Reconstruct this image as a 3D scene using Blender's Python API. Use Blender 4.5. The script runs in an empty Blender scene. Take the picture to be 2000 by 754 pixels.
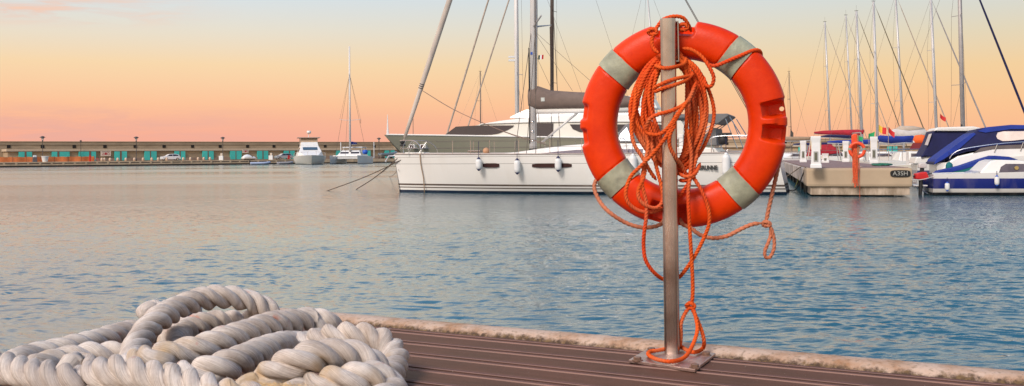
import bpy, bmesh, math, random
import numpy as np
from mathutils import Vector, Matrix
R = random.Random(7)
SC = bpy.context.scene
COL = SC.collection
# ---------------------------------------------------------------- camera geometry
F = 2000.; TH = 0.008; CX = 1000.; CY = 303.5; H = 1.6
c_, s_ = math.cos(TH), math.sin(TH)
def ray(px, py):
    x = (px-CX)/F; y = (CY-py)/F
    return Vector((x*c_+y*s_, 1.0, -x*s_+y*c_))
def P(px, py, D):
    r = ray(px, py); return Vector((r.x*D, D, H+r.z*D))
def G(px, py, z):
    r = ray(px, py); return P(px, py, (z-H)/r.z)
cam = bpy.data.objects.new('camera', bpy.data.cameras.new('camera')); COL.objects.link(cam)
cam.data.sensor_width = 36; cam.data.lens = 36*F/2000
cam.data.shift_y = -(377-CY)/2000
cam.data.clip_start = .05; cam.data.clip_end = 5000
cam.matrix_world = Matrix(((c_, s_, 0, 0), (0, 0, -1, 0), (-s_, c_, 0, H), (0, 0, 0, 1)))
SC.camera = cam
# ---------------------------------------------------------------- materials
MATS = {}
def mat(name, col, rough=.5, metal=0., var=.12, scale=4., bump=0., bscale=40., spec=.5, coat=0., emit=None, trans=0., alpha=1., stretch=(1, 1, 1), hue=None):
    if name in MATS: return MATS[name]
    m = bpy.data.materials.new(name); m.use_nodes = True
    nt = m.node_tree; b = nt.nodes['Principled BSDF']
    L = nt.links.new
    tc = nt.nodes.new('ShaderNodeTexCoord'); mp = nt.nodes.new('ShaderNodeMapping')
    L(tc.outputs['Object'], mp.inputs['Vector']); mp.inputs['Scale'].default_value = stretch
    nz = nt.nodes.new('ShaderNodeTexNoise'); nz.inputs['Scale'].default_value = scale; nz.inputs['Detail'].default_value = 6
    nz.inputs['Roughness'].default_value = .65
    L(mp.outputs['Vector'], nz.inputs['Vector'])
    rp = nt.nodes.new('ShaderNodeValToRGB')
    c2 = hue if hue else col
    rp.color_ramp.elements[0].position = .3; rp.color_ramp.elements[1].position = .7
    rp.color_ramp.elements[0].color = tuple(max(0, v*(1-var)) for v in c2[:3])+(1,)
    rp.color_ramp.elements[1].color = tuple(min(1, v*(1+var)) for v in col[:3])+(1,)
    L(nz.outputs['Fac'], rp.inputs['Fac']); L(rp.outputs['Color'], b.inputs['Base Color'])
    b.inputs['Roughness'].default_value = rough; b.inputs['Metallic'].default_value = metal
    b.inputs['Specular IOR Level'].default_value = spec
    b.inputs['Coat Weight'].default_value = coat; b.inputs['Coat Roughness'].default_value = .15
    b.inputs['Transmission Weight'].default_value = trans
    b.inputs['Alpha'].default_value = alpha
    if emit:
        b.inputs['Emission Color'].default_value = tuple(emit[:3])+(1,); b.inputs['Emission Strength'].default_value = emit[3]
    if bump:
        n2 = nt.nodes.new('ShaderNodeTexNoise'); n2.inputs['Scale'].default_value = bscale; n2.inputs['Detail'].default_value = 4
        L(mp.outputs['Vector'], n2.inputs['Vector'])
        bp = nt.nodes.new('ShaderNodeBump'); bp.inputs['Strength'].default_value = bump; bp.inputs['Distance'].default_value = .01
        L(n2.outputs['Fac'], bp.inputs['Height']); L(bp.outputs['Normal'], b.inputs['Normal'])
    MATS[name] = m
    return m
def zbands(name, bands, rough=.3, coat=.3, dirt=.06, stain=(.45,.38,.28)):
    """paint bands by height over the waterline: [(z, colour)...] each colour from that z up"""
    if name in MATS: return MATS[name]
    m = bpy.data.materials.new(name); m.use_nodes = True
    nt = m.node_tree; b = nt.nodes['Principled BSDF']; L = nt.links.new
    tc = nt.nodes.new('ShaderNodeTexCoord'); sp = nt.nodes.new('ShaderNodeSeparateXYZ')
    L(tc.outputs['Object'], sp.inputs['Vector'])
    mr = nt.nodes.new('ShaderNodeMapRange'); mr.inputs['From Min'].default_value = -1; mr.inputs['From Max'].default_value = 3
    L(sp.outputs['Z'], mr.inputs['Value'])
    rp = nt.nodes.new('ShaderNodeValToRGB'); rp.color_ramp.interpolation = 'CONSTANT'
    e = rp.color_ramp.elements
    e[0].position = 0; e[0].color = tuple(bands[0][1])+(1,)
    e[1].position = (bands[1][0]+1)/4; e[1].color = tuple(bands[1][1])+(1,)
    for z, c in bands[2:]:
        k = e.new((z+1)/4); k.color = tuple(c)+(1,)
    L(mr.outputs['Result'], rp.inputs['Fac'])
    nz = nt.nodes.new('ShaderNodeTexNoise'); nz.inputs['Scale'].default_value = 1.3; nz.inputs['Detail'].default_value = 8
    mp = nt.nodes.new('ShaderNodeMapping'); mp.inputs['Scale'].default_value = (1.6, 1.6, .35)
    L(tc.outputs['Object'], mp.inputs['Vector']); L(mp.outputs['Vector'], nz.inputs['Vector'])
    r2 = nt.nodes.new('ShaderNodeMapRange'); r2.inputs['From Min'].default_value = .5; r2.inputs['From Max'].default_value = .8
    r2.inputs['To Max'].default_value = dirt*4
    L(nz.outputs['Fac'], r2.inputs['Value'])
    mx = nt.nodes.new('ShaderNodeMix'); mx.data_type = 'RGBA'
    L(r2.outputs['Result'], mx.inputs['Factor']); L(rp.outputs['Color'], mx.inputs['A']); mx.inputs['B'].default_value = tuple(stain)+(1,)
    L(mx.outputs['Result'], b.inputs['Base Color'])
    b.inputs['Roughness'].default_value = rough; b.inputs['Coat Weight'].default_value = coat; b.inputs['Coat Roughness'].default_value = .2
    MATS[name] = m
    return m
white = mat('gelcoat_white', (.74, .73, .70), .35, coat=.2, var=.05, scale=2)
white2 = mat('plastic_white', (.72, .72, .71), .5, var=.06)
canvas_brown = mat('canvas_taupe', (.17, .125, .105), .9, var=.15, scale=3, bump=.6, bscale=6)
canvas_grey = mat('canvas_grey', (.16, .16, .165), .9, var=.15, scale=3, bump=.6, bscale=8)
canvas_navy = mat('canvas_navy', (.008, .010, .065), .85, var=.25, scale=2, bump=.8, bscale=5)
canvas_blue = mat('canvas_blue', (.008, .030, .24), .85, var=.25, scale=2, bump=.8, bscale=5)
canvas_red = mat('canvas_red', (.36, .015, .03), .85, var=.25, scale=2, bump=.6, bscale=5)
canvas_tan = mat('canvas_tan', (.33, .23, .15), .85, var=.2, scale=2, bump=.6, bscale=5)
canvas_orange = mat('canvas_orange', (.75, .12, .02), .85, var=.15, scale=2)
canvas_teal = mat('canvas_teal', (.01, .16, .17), .85, var=.2, scale=2)
jibm = mat('jib_strip', (.40, .33, .27), .9, var=.2, scale=3)
canvas_white = mat('sailcloth', (.55, .51, .47), .9, var=.12, scale=3, bump=.5, bscale=9)
darkglass = mat('dark_glass', (.025, .018, .022), .12, var=.1, spec=.7)
blueglass = mat('blue_vinyl', (.20, .28, .42), .2, var=.3, scale=2, spec=.7)
greyglass = mat('smoked_acrylic', (.10, .08, .09), .15, var=.3, scale=2, spec=.7)
steel = mat('polished_steel', (.62, .62, .62), .25, 1., var=.08)
alu = mat('anodised_mast', (.55, .54, .53), .45, .3, var=.08, stretch=(1, 1, .2))
whitemast = mat('white_mast', (.66, .64, .62), .4, var=.08, stretch=(1, 1, .2))
darkmast = mat('brown_mast', (.055, .04, .035), .4, var=.15)
wire = mat('rigging_wire', (.16, .13, .11), .5, .3, var=.1)
rubber = mat('black_rubber', (.02, .02, .022), .6, var=.2)
navyp = mat('navy_plastic', (.01, .014, .07), .5, var=.1)
bluep = mat('blue_plastic', (.02, .10, .5), .5, var=.1)
redp = mat('red_plastic', (.6, .02, .02), .45, var=.1)
greenp = mat('green_cloth', (.02, .35, .12), .8, var=.1)
yellowp = mat('yellow_cloth', (.8, .5, .05), .8, var=.1)
teak = mat('teak', (.30, .19, .12), .7, var=.2, scale=6)
# ---------------------------------------------------------------- mesh building
class MB:
    def __init__(s): s.v = []; s.f = []; s.uv = None
    def add(s, vs, fs):
        o = len(s.v); s.v += [tuple(v) for v in vs]; s.f += [tuple(i+o for i in f) for f in fs]; return s
    def box(s, c, d, rz=0., ry=0., rx=0., taper=1.):
        x, y, z = d[0]/2, d[1]/2, d[2]/2
        M = Matrix.Rotation(rz, 3, 'Z') @ Matrix.Rotation(ry, 3, 'Y') @ Matrix.Rotation(rx, 3, 'X')
        vs = []
        for k in (-1, 1):
            t = taper if k > 0 else 1
            for i, j in ((-1, -1), (1, -1), (1, 1), (-1, 1)):
                vs.append(M @ Vector((i*x*t, j*y*t, k*z)) + Vector(c))
        return s.add(vs, [(3, 2, 1, 0), (4, 5, 6, 7), (0, 1, 5, 4), (1, 2, 6, 5), (2, 3, 7, 6), (3, 0, 4, 7)])
    def tube(s, pts, r, n=8, cap=True):
        pts = [Vector(p) for p in pts]
        if not hasattr(r, '__len__'): r = [r]*len(pts)
        vs = []; prev = None
        for i, p in enumerate(pts):
            t = (pts[min(i+1, len(pts)-1)]-pts[max(i-1, 0)]).normalized()
            if prev is None:
                a = Vector((0, 0, 1)) if abs(t.z) < .9 else Vector((1, 0, 0))
                u = t.cross(a).normalized()
            else:
                u = (prev - t*prev.dot(t)).normalized()
            prev = u; w = t.cross(u)
            for k in range(n):
                an = 2*math.pi*k/n
                vs.append(p+(u*math.cos(an)+w*math.sin(an))*r[i])
        fs = [(i*n+k, i*n+(k+1) % n, (i+1)*n+(k+1) % n, (i+1)*n+k) for i in range(len(pts)-1) for k in range(n)]
        if cap: fs += [tuple(range(n-1, -1, -1)), tuple((len(pts)-1)*n+k for k in range(n))]
        return s.add(vs, fs)
    def lathe(s, c, prof, n=16, axis='Z'):
        vs = []
        for r_, z in prof:
            for k in range(n):
                a = 2*math.pi*k/n
                p = (r_*math.cos(a), r_*math.sin(a), z)
                if axis == 'Y': p = (p[0], p[2], p[1])
                if axis == 'X': p = (p[2], p[0], p[1])
                vs.append(Vector(p)+Vector(c))
        m = len(prof)
        fs = [(i*n+k, i*n+(k+1) % n, (i+1)*n+(k+1) % n, (i+1)*n+k) for i in range(m-1) for k in range(n)]
        fs += [tuple(range(n-1, -1, -1)), tuple((m-1)*n+k for k in range(n))]
        return s.add(vs, fs)
    def slab(s, pts, hw, y0=0.):
        """side outline pts [(x,z)] extruded across y; hw(x,z) half width"""
        n = len(pts); vs = []
        if callable(hw):
            xs = [p[0] for p in pts]; lo, hi = min(xs), max(xs); N_ = max(2, int((hi-lo)/.3))
            st = sorted(set([round(x, 5) for x in xs]+[round(lo+(hi-lo)*i/N_, 5) for i in range(N_+1)]))
            st = [x for i, x in enumerate(st) if i == 0 or x-st[i-1] > 1e-3]
            secs = []
            for x in st:
                zs = []
                for (xa, za), (xb, zb) in zip(pts, pts[1:]+pts[:1]):
                    if abs(xa-x) < 2e-3: zs.append(za)
                    if abs(xb-x) < 2e-3: zs.append(zb)
                    if (xa-x)*(xb-x) < 0: zs.append(za+(zb-za)*(x-xa)/(xb-xa))
                if not zs: continue
                a, b = min(zs), max(zs)
                if b-a < .004: a -= .002; b += .002
                secs.append([(x, y0-hw(x, a), a), (x, y0-hw(x, b), b), (x, y0+hw(x, b), b), (x, y0+hw(x, a), a)])
            return s.loft(secs, close=True)
        for sg in (-1, 1):
            for x, z in pts:
                vs.append((x, y0+sg*(hw(x, z) if callable(hw) else hw), z))
        fs = [tuple(range(n)), tuple(range(2*n-1, n-1, -1))]
        fs += [(i, n+i, n+(i+1) % n, (i+1) % n) for i in range(n)]
        return s.add(vs, fs)
    def loft(s, secs, close=False, caps=True):
        n = len(secs[0]); vs = [p for q in secs for p in q]; fs = []
        for i in range(len(secs)-1):
            for k in range(n if close else n-1):
                fs.append((i*n+k, i*n+(k+1) % n, (i+1)*n+(k+1) % n, (i+1)*n+k))
        if caps: fs += [tuple(range(n-1, -1, -1)), tuple((len(secs)-1)*n+k for k in range(n))]
        return s.add(vs, fs)
    def build(s, name, m, parent=None, smooth=False, base=None, uv=None, bevel=0.):
        me = bpy.data.meshes.new(name)
        vs = s.v
        top = parent is None
        if top:
            if base is None:
                a = np.array(vs); lo, hi = a.min(0), a.max(0)
                base = Vector(((lo[0]+hi[0])/2, (lo[1]+hi[1])/2, lo[2]))
            vs = [tuple(Vector(v)-base) for v in vs]
        elif getattr(s, 'world', False):
            r = parent
            while r.parent: r = r.parent
            inv = r.matrix_basis.inverted()
            vs = [tuple(inv @ Vector(v)) for v in vs]
        me.from_pydata(vs, [], s.f); me.update()
        bm = bmesh.new(); bm.from_mesh(me); bmesh.ops.recalc_face_normals(bm, faces=bm.faces)
        if bevel:
            bmesh.ops.remove_doubles(bm, verts=bm.verts, dist=1e-5)
            es = [e for e in bm.edges if len(e.link_faces) == 2 and e.calc_face_angle() > .5]
            bmesh.ops.bevel(bm, geom=es, offset=bevel, segments=2, profile=.6, affect='EDGES')
        bm.to_mesh(me); bm.free()
        if uv is not None:
            l = me.uv_layers.new(name='UVMap')
            idx = np.empty(len(me.loops), dtype=np.int32); me.loops.foreach_get('vertex_index', idx)
            l.data.foreach_set('uv', np.asarray(uv, dtype=np.float32)[idx].ravel())
        if smooth:
            me.polygons.foreach_set('use_smooth', [True]*len(me.polygons))
            if smooth == 'auto': me.set_sharp_from_angle(angle=math.radians(40))
        me.materials.append(m)
        o = bpy.data.objects.new(name, me); COL.objects.link(o)
        if top: o.location = base
        else: o.parent = parent
        return o
def W(): m = MB(); m.world = True; return m
def tag(o, label=None, cat=None, group=None, kind=None):
    if label: o['label'] = label
    if cat: o['category'] = cat
    if group: o['group'] = group
    if kind: o['kind'] = kind
    return o
def thing(name, loc, rz, label, cat, group=None):
    o = bpy.data.objects.new(name, None); COL.objects.link(o); o.empty_display_size = .1
    o.matrix_basis = Matrix.Translation(Vector(loc)) @ Matrix.Rotation(rz, 4, 'Z')
    return tag(o, label, cat, group)
def copy_tree(o, parent=None):
    c = o.copy(); COL.objects.link(c); c.parent = parent
    for ch in [x for x in bpy.data.objects if x.parent == o]: copy_tree(ch, c)
    return c
def text_mb(txt, size, depth=.004, bold=0.):
    cu = bpy.data.curves.new('t', 'FONT'); cu.body = txt; cu.size = size; cu.extrude = depth; cu.offset = bold; cu.align_x = 'CENTER'; cu.align_y = 'CENTER'
    cu.resolution_u = 3
    o = bpy.data.objects.new('t', cu); COL.objects.link(o)
    me = o.to_mesh()
    vs = [v.co.copy() for v in me.vertices]; fs = [tuple(p.vertices) for p in me.polygons]
    o.to_mesh_clear(); bpy.data.objects.remove(o); bpy.data.curves.remove(cu)
    return vs, fs
class Frame:
    def __init__(s, o, d):
        s.o = Vector((o[0], o[1])); s.d = Vector(d).normalized(); s.n = Vector((-s.d.y, s.d.x)); s.rz = math.atan2(s.d.y, s.d.x)
    def at(s, px, py, lat=0.):
        r = ray(px, py); r2 = Vector((r.x, r.y)); t = (lat+s.o.dot(s.n))/r2.dot(s.n)
        p = r2*t; return ((p-s.o).dot(s.d), H+r.z*t)
    def w(s, x, lat, z): p = s.o+s.d*x+s.n*lat; return Vector((p.x, p.y, z))
def smooth_path(pts, ds):
    pts = [Vector(p) for p in pts]
    q = [pts[0]*2-pts[1]]+pts+[pts[-1]*2-pts[-2]]
    out = []
    for i in range(1, len(q)-2):
        a, b, c, d = q[i-1:i+3]
        n = max(2, int((c-b).length/ds))
        for k in range(n):
            t = k/n
            out.append(.5*((2*b)+(c-a)*t+(2*a-5*b+4*c-d)*t*t+(3*b-a-3*c+d)*t**3))
    out.append(pts[-1])
    return out
def rope(mb, uvs, pts, rad, pitch, ds, n=24, jitter=.0, strands=3, phase=None, flat=None):
    if flat is None: flat = .34 if rad > .03 else .45
    path = smooth_path(pts, ds)
    rs = rad/(1+1/math.sin(math.pi/strands)); ro = rs/math.sin(math.pi/strands)
    o = len(mb.v); prev = None; s = 0.; ph = R.random()*6 if phase is None else phase
    N = len(path); vs = []; seg = 2*math.pi/strands
    for i, p in enumerate(path):
        t = (path[min(i+1, N-1)]-path[max(i-1, 0)])
        if t.length < 1e-9: t = Vector((0, 0, 1))
        t.normalize()
        if prev is None:
            a = Vector((0, 0, 1)) if abs(t.z) < .9 else Vector((1, 0, 0)); u = t.cross(a).normalized()
        else:
            u = (prev-t*prev.dot(t)).normalized(); s += (p-path[i-1]).length
        prev = u; w = t.cross(u)
        tw = ph+2*math.pi*s/pitch
        end = min(1., .35+.65*min(i, N-1-i)/3.)
        wob = 1+jitter*math.sin(s*23+ph)+jitter*.7*math.sin(s*61+ph*2)
        for k in range(n):
            a = 2*math.pi*k/n
            phi = (a+seg/2) % seg-seg/2
            r = ro*math.cos(phi)+math.sqrt(max(0, rs*rs-(ro*math.sin(phi))**2))
            si_ = int(((a+seg/2) % (2*math.pi))/seg)
            if rad > .03: r *= 1+.045*math.sin(s*38+si_*2.1+ph)+.03*math.sin(s*83+si_*4.3)+.012*math.sin(s*190+a*7)
            r = (r*(1-flat)+rad*.95*flat)*end*wob
            an = a+tw
            vs.append(p+(u*math.cos(an)+w*math.sin(an))*r)
            uvs.append((k/n+ (1 if False else 0), s))
    fs = [(i*n+k, i*n+(k+1) % n, (i+1)*n+(k+1) % n, (i+1)*n+k) for i in range(N-1) for k in range(n)]
    fs += [tuple(range(n-1, -1, -1)), tuple((N-1)*n+k for k in range(n))]
    mb.add(vs, fs)
# ---------------------------------------------------------------- world
wd = bpy.data.worlds.new('World'); SC.world = wd; wd.use_nodes = True
nt = wd.node_tree; nt.nodes.clear(); L = nt.links.new
def N(t, **k):
    n = nt.nodes.new(t)
    for a, b in k.items(): setattr(n, a, b)
    return n
def s2l(c): return tuple(((v/255)/12.92 if v/255 <= .04045 else ((v/255+.055)/1.055)**2.4) for v in c)+(1,)
tc = N('ShaderNodeTexCoord'); sp = N('ShaderNodeSeparateXYZ'); L(tc.outputs['Generated'], sp.inputs['Vector'])
def ramp(stops):
    r = N('ShaderNodeValToRGB'); e = r.color_ramp.elements
    e[0].position = stops[0][0]; e[0].color = s2l(stops[0][1]); e[1].position = stops[1][0]; e[1].color = s2l(stops[1][1])
    for p, c in stops[2:]:
        k = e.new(p); k.color = s2l(c)
    return r
pw = N('ShaderNodeMath', operation='POWER'); mxz = N('ShaderNodeMath', operation='MAXIMUM'); mxz.inputs[1].default_value = 0
L(sp.outputs['Z'], mxz.inputs[0]); L(mxz.outputs[0], pw.inputs[0]); pw.inputs[1].default_value = .5
def zz(py): return math.sqrt(max(0, (305-py)/2000.))
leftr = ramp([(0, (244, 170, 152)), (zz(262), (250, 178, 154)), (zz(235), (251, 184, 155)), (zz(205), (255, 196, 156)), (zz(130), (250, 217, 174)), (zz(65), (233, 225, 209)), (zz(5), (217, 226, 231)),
              (.45, (255, 236, 198)), (.58, (255, 234, 200)), (.70, (205, 208, 212)), (.84, (146, 172, 206)), (1, (120, 152, 198))])  # cream stops lie above the view, added so the water reflects warmer
rightr = ramp([(0, (250, 180, 146)), (zz(262), (252, 190, 148)), (zz(220), (252, 198, 150)), (zz(150), (244, 208, 160)), (zz(90), (228, 214, 186)), (zz(30), (214, 217, 211)), (zz(0), (208, 217, 220)),
               (.45, (236, 232, 218)), (.52, (214, 224, 224)), (.64, (84, 142, 194)), (1, (66, 116, 176))])
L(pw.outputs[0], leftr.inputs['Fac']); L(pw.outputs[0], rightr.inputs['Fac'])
az = N('ShaderNodeMapRange'); az.inputs['From Min'].default_value = -.25; az.inputs['From Max'].default_value = .42
L(sp.outputs['X'], az.inputs['Value'])
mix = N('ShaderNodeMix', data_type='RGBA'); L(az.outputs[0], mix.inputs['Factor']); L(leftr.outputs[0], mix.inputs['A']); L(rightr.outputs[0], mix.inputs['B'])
# thin streaked clouds high on the left
mp = N('ShaderNodeMapping'); mp.inputs['Scale'].default_value = (9, 9, 75); mp.inputs['Rotation'].default_value = (0, .10, 0)
L(tc.outputs['Generated'], mp.inputs['Vector'])
nz = N('ShaderNodeTexNoise'); nz.inputs['Scale'].default_value = 1.6; nz.inputs['Detail'].default_value = 7; nz.inputs['Roughness'].default_value = .62; nz.inputs['Distortion'].default_value = .5
L(mp.outputs[0], nz.inputs['Vector'])
cr = N('ShaderNodeMapRange'); cr.inputs['From Min'].default_value = .40; cr.inputs['From Max'].default_value = .60; L(nz.outputs['Fac'], cr.inputs['Value'])
e1 = N('ShaderNodeMapRange', interpolation_type='SMOOTHSTEP'); e1.inputs['From Min'].default_value = .121; e1.inputs['From Max'].default_value = .138
# slanted band: z + 0.12*x
sl = N('ShaderNodeMath', operation='MULTIPLY_ADD'); L(sp.outputs['X'], sl.inputs[0]); sl.inputs[1].default_value = -.075; L(sp.outputs['Z'], sl.inputs[2])
sl.inputs[1].default_value = -.02
L(sl.outputs[0], e1.inputs['Value'])
e2 = N('ShaderNodeMapRange', interpolation_type='SMOOTHSTEP'); e2.inputs['From Min'].default_value = -.24; e2.inputs['From Max'].default_value = -.42; L(sp.outputs['X'], e2.inputs['Value'])
m1 = N('ShaderNodeMath', operation='MULTIPLY'); L(cr.outputs[0], m1.inputs[0]); L(e1.outputs[0], m1.inputs[1])
m2 = N('ShaderNodeMath', operation='MULTIPLY'); L(m1.outputs[0], m2.inputs[0]); L(e2.outputs[0], m2.inputs[1])
m3 = N('ShaderNodeMath', operation='MULTIPLY'); L(m2.outputs[0], m3.inputs[0]); m3.inputs[1].default_value = 1.
cc = ramp([(.3, (222, 205, 205)), (.75, (252, 208, 180))]); L(nz.outputs['Fac'], cc.inputs['Fac'])
cm = N('ShaderNodeMix', data_type='RGBA'); L(m3.outputs[0], cm.inputs['Factor']); L(mix.outputs['Result'], cm.inputs['A']); L(cc.outputs[0], cm.inputs['B'])
# low rosy bank near the horizon, left
b1 = N('ShaderNodeMapRange', interpolation_type='SMOOTHSTEP'); b1.inputs['From Min'].default_value = .056; b1.inputs['From Max'].default_value = .036; L(sp.outputs['Z'], b1.inputs['Value'])
b2 = N('ShaderNodeMapRange'); b2.inputs['From Min'].default_value = .40; b2.inputs['From Max'].default_value = .60; L(nz.outputs['Fac'], b2.inputs['Value'])
b3 = N('ShaderNodeMapRange', interpolation_type='SMOOTHSTEP'); b3.inputs['From Min'].default_value = -.15; b3.inputs['From Max'].default_value = -.40; L(sp.outputs['X'], b3.inputs['Value'])
b4 = N('ShaderNodeMath', operation='MULTIPLY'); L(b1.outputs[0], b4.inputs[0]); L(b2.outputs[0], b4.inputs[1])
b5 = N('ShaderNodeMath', operation='MULTIPLY'); L(b4.outputs[0], b5.inputs[0]); L(b3.outputs[0], b5.inputs[1])
b6 = N('ShaderNodeMath', operation='MULTIPLY'); L(b5.outputs[0], b6.inputs[0]); b6.inputs[1].default_value = .55
bm_ = N('ShaderNodeMix', data_type='RGBA'); L(b6.outputs[0], bm_.inputs['Factor']); L(cm.outputs['Result'], bm_.inputs['A']); bm_.inputs['B'].default_value = s2l((232, 176, 165))
g1 = N('ShaderNodeMapRange', interpolation_type='SMOOTHSTEP'); g1.inputs['From Min'].default_value = .155; g1.inputs['From Max'].default_value = .36; g1.inputs['To Max'].default_value = .70; L(sp.outputs['Z'], g1.inputs['Value'])  # unseen sky above the view, boosted on the left to lighten the water
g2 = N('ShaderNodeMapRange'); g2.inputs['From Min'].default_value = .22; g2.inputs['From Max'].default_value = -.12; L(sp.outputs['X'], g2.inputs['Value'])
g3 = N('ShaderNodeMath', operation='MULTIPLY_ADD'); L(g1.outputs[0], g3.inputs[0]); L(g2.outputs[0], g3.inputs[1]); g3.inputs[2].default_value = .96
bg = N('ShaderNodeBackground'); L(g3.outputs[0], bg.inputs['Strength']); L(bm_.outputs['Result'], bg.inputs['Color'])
SUN_EL, SUN_AZ = math.radians(40), math.radians(-148)   # azimuth from +Y, negative to the left
sky = N('ShaderNodeTexSky', sky_type='NISHITA'); sky.sun_disc = False; sky.sun_elevation = math.radians(2); sky.sun_rotation = SUN_AZ
bg2 = N('ShaderNodeBackground'); bg2.inputs['Strength'].default_value = .015; L(sky.outputs[0], bg2.inputs['Color'])
ad = N('ShaderNodeAddShader'); L(bg.outputs[0], ad.inputs[0]); L(bg2.outputs[0], ad.inputs[1])
wo = N('ShaderNodeOutputWorld'); L(ad.outputs[0], wo.inputs['Surface'])
sun = bpy.data.lights.new('sun', 'SUN'); sun.energy = 3.0; sun.angle = math.radians(18); sun.color = (1, .90, .81)
so = bpy.data.objects.new('sun', sun); COL.objects.link(so)
sd = Vector((math.sin(SUN_AZ)*math.cos(SUN_EL), math.cos(SUN_AZ)*math.cos(SUN_EL), math.sin(SUN_EL)))
so.rotation_euler = sd.to_track_quat('Z', 'Y').to_euler()
so.location = (0, -20, 20)
SC.view_settings.view_transform = 'Standard'; SC.view_settings.look = 'None'; SC.view_settings.exposure = 0; SC.view_settings.gamma = 1
SC.view_settings.use_curve_mapping = False
# ---------------------------------------------------------------- water
def make_water():
    D = np.concatenate([1.6*1000/np.linspace(265, 24, 980), 1.6*1000/np.linspace(23.7, 4.6, 60)])
    A = np.linspace(-.62, .66, 760)
    d, a = np.meshgrid(D, A, indexing='ij')
    x = d*a; y = d.copy()
    sp_ = np.gradient(D)[:, None]*np.ones_like(a)       # row spacing
    sc_ = d*(A[1]-A[0])
    z = np.zeros_like(x)
    rg = np.random.default_rng(3)
    # domain warp so that crests break up
    wx = x+.35*np.sin(.9*y+.5*x+1)+.12*np.sin(2.9*x-1.7*y)
    wy = y+.30*np.sin(.7*x-.4*y)+.10*np.sin(2.3*y+2.1*x+2)
    patch = .78+.22*np.sin(.11*x+.07*y+1.3)*np.sin(.05*x-.13*y)+.16*np.sin(.31*x-.23*y)
    for i in range(72):
        lam = .12*(4.5**(rg.random()**1.5))
        th = math.radians(76+rg.normal()*24)             # travel direction, crests run across the view, sagging right
        k = 2*math.pi/lam
        amp = .0112*lam*(.6+.8*rg.random())
        kx, ky = k*math.cos(th), k*math.sin(th)
        ph = rg.random()*6.28
        fade = np.clip(lam/(2.6*np.maximum(sp_*abs(math.sin(th)), sc_*abs(math.cos(th))))-1, 0, 1)
        s = np.sin(kx*wx+ky*wy+ph)
        grp = .55+.45*np.sin(.21*k*(x*math.sin(th)-y*math.cos(th))*.6+ph*3)*np.sin(.13*k*y+ph)
        z += amp*fade*(s+.25*np.cos(2*(kx*wx+ky*wy+ph)))*grp
    z *= patch
    vs = np.stack([x, y, z], -1).reshape(-1, 3)
    nr, nc = x.shape
    idx = np.arange(nr*nc).reshape(nr, nc)
    q = np.stack([idx[:-1, :-1], idx[:-1, 1:], idx[1:, 1:], idx[1:, :-1]], -1).reshape(-1, 4)
    # apron that carries the sheet out to the sides and behind the camera
    me = bpy.data.meshes.new('water')
    me.vertices.add(len(vs)); me.vertices.foreach_set('co', vs.astype(np.float32).ravel())
    me.loops.add(q.size); me.loops.foreach_set('vertex_index', q.astype(np.int32).ravel())
    me.polygons.add(len(q)); me.polygons.foreach_set('loop_start', np.arange(0, q.size, 4, dtype=np.int32))
    me.polygons.foreach_set('loop_total', np.full(len(q), 4, dtype=np.int32))
    me.polygons.foreach_set('use_smooth', np.ones(len(q), dtype=bool))
    me.update(calc_edges=True)
    o = bpy.data.objects.new('water', me); COL.objects.link(o)
    m = bpy.data.materials.new('harbour_water'); m.use_nodes = True
    t = m.node_tree; b = t.nodes['Principled BSDF']
    b.inputs['Base Color'].default_value = (.012, .085, .125, 1); b.inputs['IOR'].default_value = 2.0
    g = t.nodes.new('ShaderNodeNewGeometry')
    mp = t.nodes.new('ShaderNodeMapping'); mp.inputs['Scale'].default_value = (.8, 2.0, 1); mp.inputs['Rotation'].default_value = (0, 0, .2)
    t.links.new(g.outputs['Position'], mp.inputs['Vector'])
    n1 = t.nodes.new('ShaderNodeTexNoise'); n1.inputs['Scale'].default_value = 8; n1.inputs['Detail'].default_value = 4; n1.inputs['Distortion'].default_value = .6
    n2 = t.nodes.new('ShaderNodeTexNoise'); n2.inputs['Scale'].default_value = 1.3; n2.inputs['Detail'].default_value = 3
    n3 = t.nodes.new('ShaderNodeTexNoise'); n3.inputs['Scale'].default_value = .035; n3.inputs['Detail'].default_value = 3
    mp3 = t.nodes.new('ShaderNodeMapping'); mp3.inputs['Scale'].default_value = (.35, 1.5, 1); t.links.new(g.outputs['Position'], mp3.inputs['Vector'])
    t.links.new(mp.outputs[0], n1.inputs['Vector']); t.links.new(mp.outputs[0], n2.inputs['Vector']); t.links.new(mp3.outputs[0], n3.inputs['Vector'])
    st = t.nodes.new('ShaderNodeMapRange'); st.inputs['From Min'].default_value = .35; st.inputs['From Max'].default_value = .65; st.inputs['To Min'].default_value = .35; st.inputs['To Max'].default_value = 1.
    t.links.new(n3.outputs['Fac'], st.inputs['Value'])
    # the open basin is more ruffled than the water by the deck, in long wind streaks
    sy_ = t.nodes.new('ShaderNodeSeparateXYZ'); t.links.new(g.outputs['Position'], sy_.inputs['Vector'])
    ry = t.nodes.new('ShaderNodeMapRange'); ry.inputs['From Min'].default_value = 10; ry.inputs['From Max'].default_value = 55; ry.inputs['To Min'].default_value = .03; ry.inputs['To Max'].default_value = .22
    t.links.new(sy_.outputs['Y'], ry.inputs['Value'])
    rm = t.nodes.new('ShaderNodeMath'); rm.operation = 'MULTIPLY'; t.links.new(ry.outputs[0], rm.inputs[0]); t.links.new(st.outputs[0], rm.inputs[1])
    t.links.new(rm.outputs[0], b.inputs['Roughness'])
    b1 = t.nodes.new('ShaderNodeBump'); b1.inputs['Distance'].default_value = .017; t.links.new(n1.outputs['Fac'], b1.inputs['Height']); t.links.new(st.outputs[0], b1.inputs['Strength'])
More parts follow.
